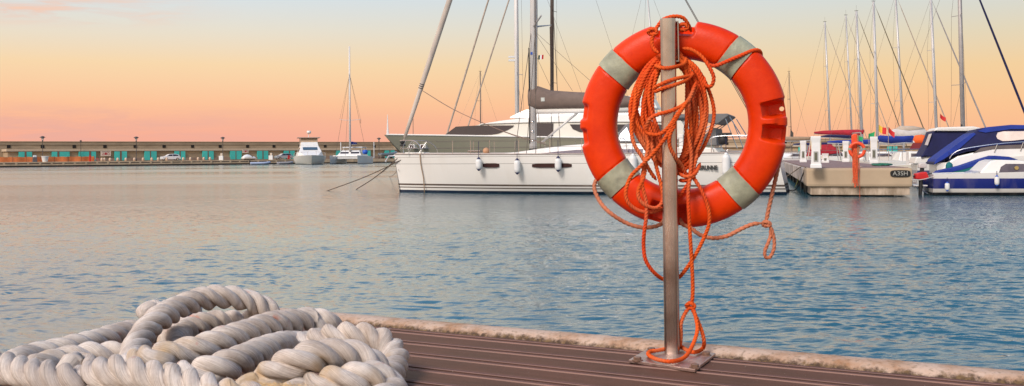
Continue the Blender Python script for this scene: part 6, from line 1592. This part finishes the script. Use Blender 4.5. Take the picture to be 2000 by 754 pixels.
# teal boat cover lying between
f6 = Frame((P(1826, 300, 40.4).x, 40.4), (1, -.25))
t = thing('covered_tender', (f6.o.x, f6.o.y, .9), f6.rz, 'tender under blue and teal canvas lying behind the small blue boat', 'boat')
def o6(pts): return [(a, b-.9) for a, b in (f6.at(p[0], p[1], -.5) for p in pts)]
MB().slab(o6([(1824, 344), (1836, 335), (1880, 325), (1915, 313), (1942, 305), (1968, 307), (1985, 314), (1960, 316), (1930, 320), (1905, 332), (1895, 346)]), .55).build('cover', canvas_teal, t, bevel=.03)
MB().slab(o6([(1824, 343), (1836, 334), (1880, 324), (1915, 312), (1942, 304), (1970, 306), (1988, 312), (1965, 313), (1938, 310), (1912, 321), (1880, 331), (1840, 340)]), .57).build('cover_trim', canvas_blue, t)
MB().slab(o6([(1836, 372), (1836, 344), (1896, 344), (1960, 330), (1960, 372)]), .45).build('hull', hullw, t)
# red motor and clutter at the pier edge
t = thing('outboard_engine', P(1799, 352, 38.2)-Vector((0, 0, .3)), 0, 'red and black outboard engine hanging between the pier and blue boat', 'engine')
MB().slab([(-.25, .35), (-.22, .55), (.15, .62), (.25, .4), (.1, .3)], .16).build('cowling', redp, t, bevel=.04); MB().tube([(0, 0, .4), (-.05, 0, -.5)], [.09, .05], 8).build('leg', rubber, t)
MB().tube([(-.3, 0, .45), (.4, 0, .55)], .03, 6).build('tiller', rubber, t)
# flags
def flag_(px_, py_, Z, w, h, cols, label, tilt=0., pole=1.5):
    p = P(px_, py_, Z); t = thing('flag', p-Vector((0, 0, pole)), 0, label, 'flag', 'small flags in the rigging')
    MB().tube([(0, 0, 0), (0, 0, pole+h)], .015, 5).build('staff', steel, t)
    n = len(cols)
    for i_, c in enumerate(cols):
        x0 = w*i_/n
        secs = [[(x0+w/n*u+.03*v, .05*math.sin((x0+w/n*u)*9), pole+v*h-tilt*(x0+w/n*u)-.06*math.sin((x0+w/n*u)*6)) for v in (0, 1)] for u in (0, .33, .66, 1)]
        MB().loft(secs, caps=False).build('panel', c, t)
flag_(1716, 256, 78, .55, .5, [yellowp, redp], 'yellow and red flag on a staff right of the small lifebuoy', .5)
flag_(1735, 258, 60, .35, .3, [redp], 'small dark red flag just right of the yellow flag', .8)
flag_(1836, 230, 86, .45, .35, [redp], 'red flag hanging in the rigging above the navy canopy', .7, 3.)
flag_(1673, 271, 60, .35, .25, [greenp], 'green pennant above the small lifebuoy, left one', .3)
flag_(1696, 271, 60, .35, .3, [greenp], 'green pennant above the right pedestal, beside the small lifebuoy', -.5)
flag_(1544, 272, 110, .3, 1.1, [mat('dark_flag', (.08, .07, .06), .9)], 'drooping dark flag near the thin mast beside the big lifebuoy', 1.2)
bpy.context.view_layer.update()
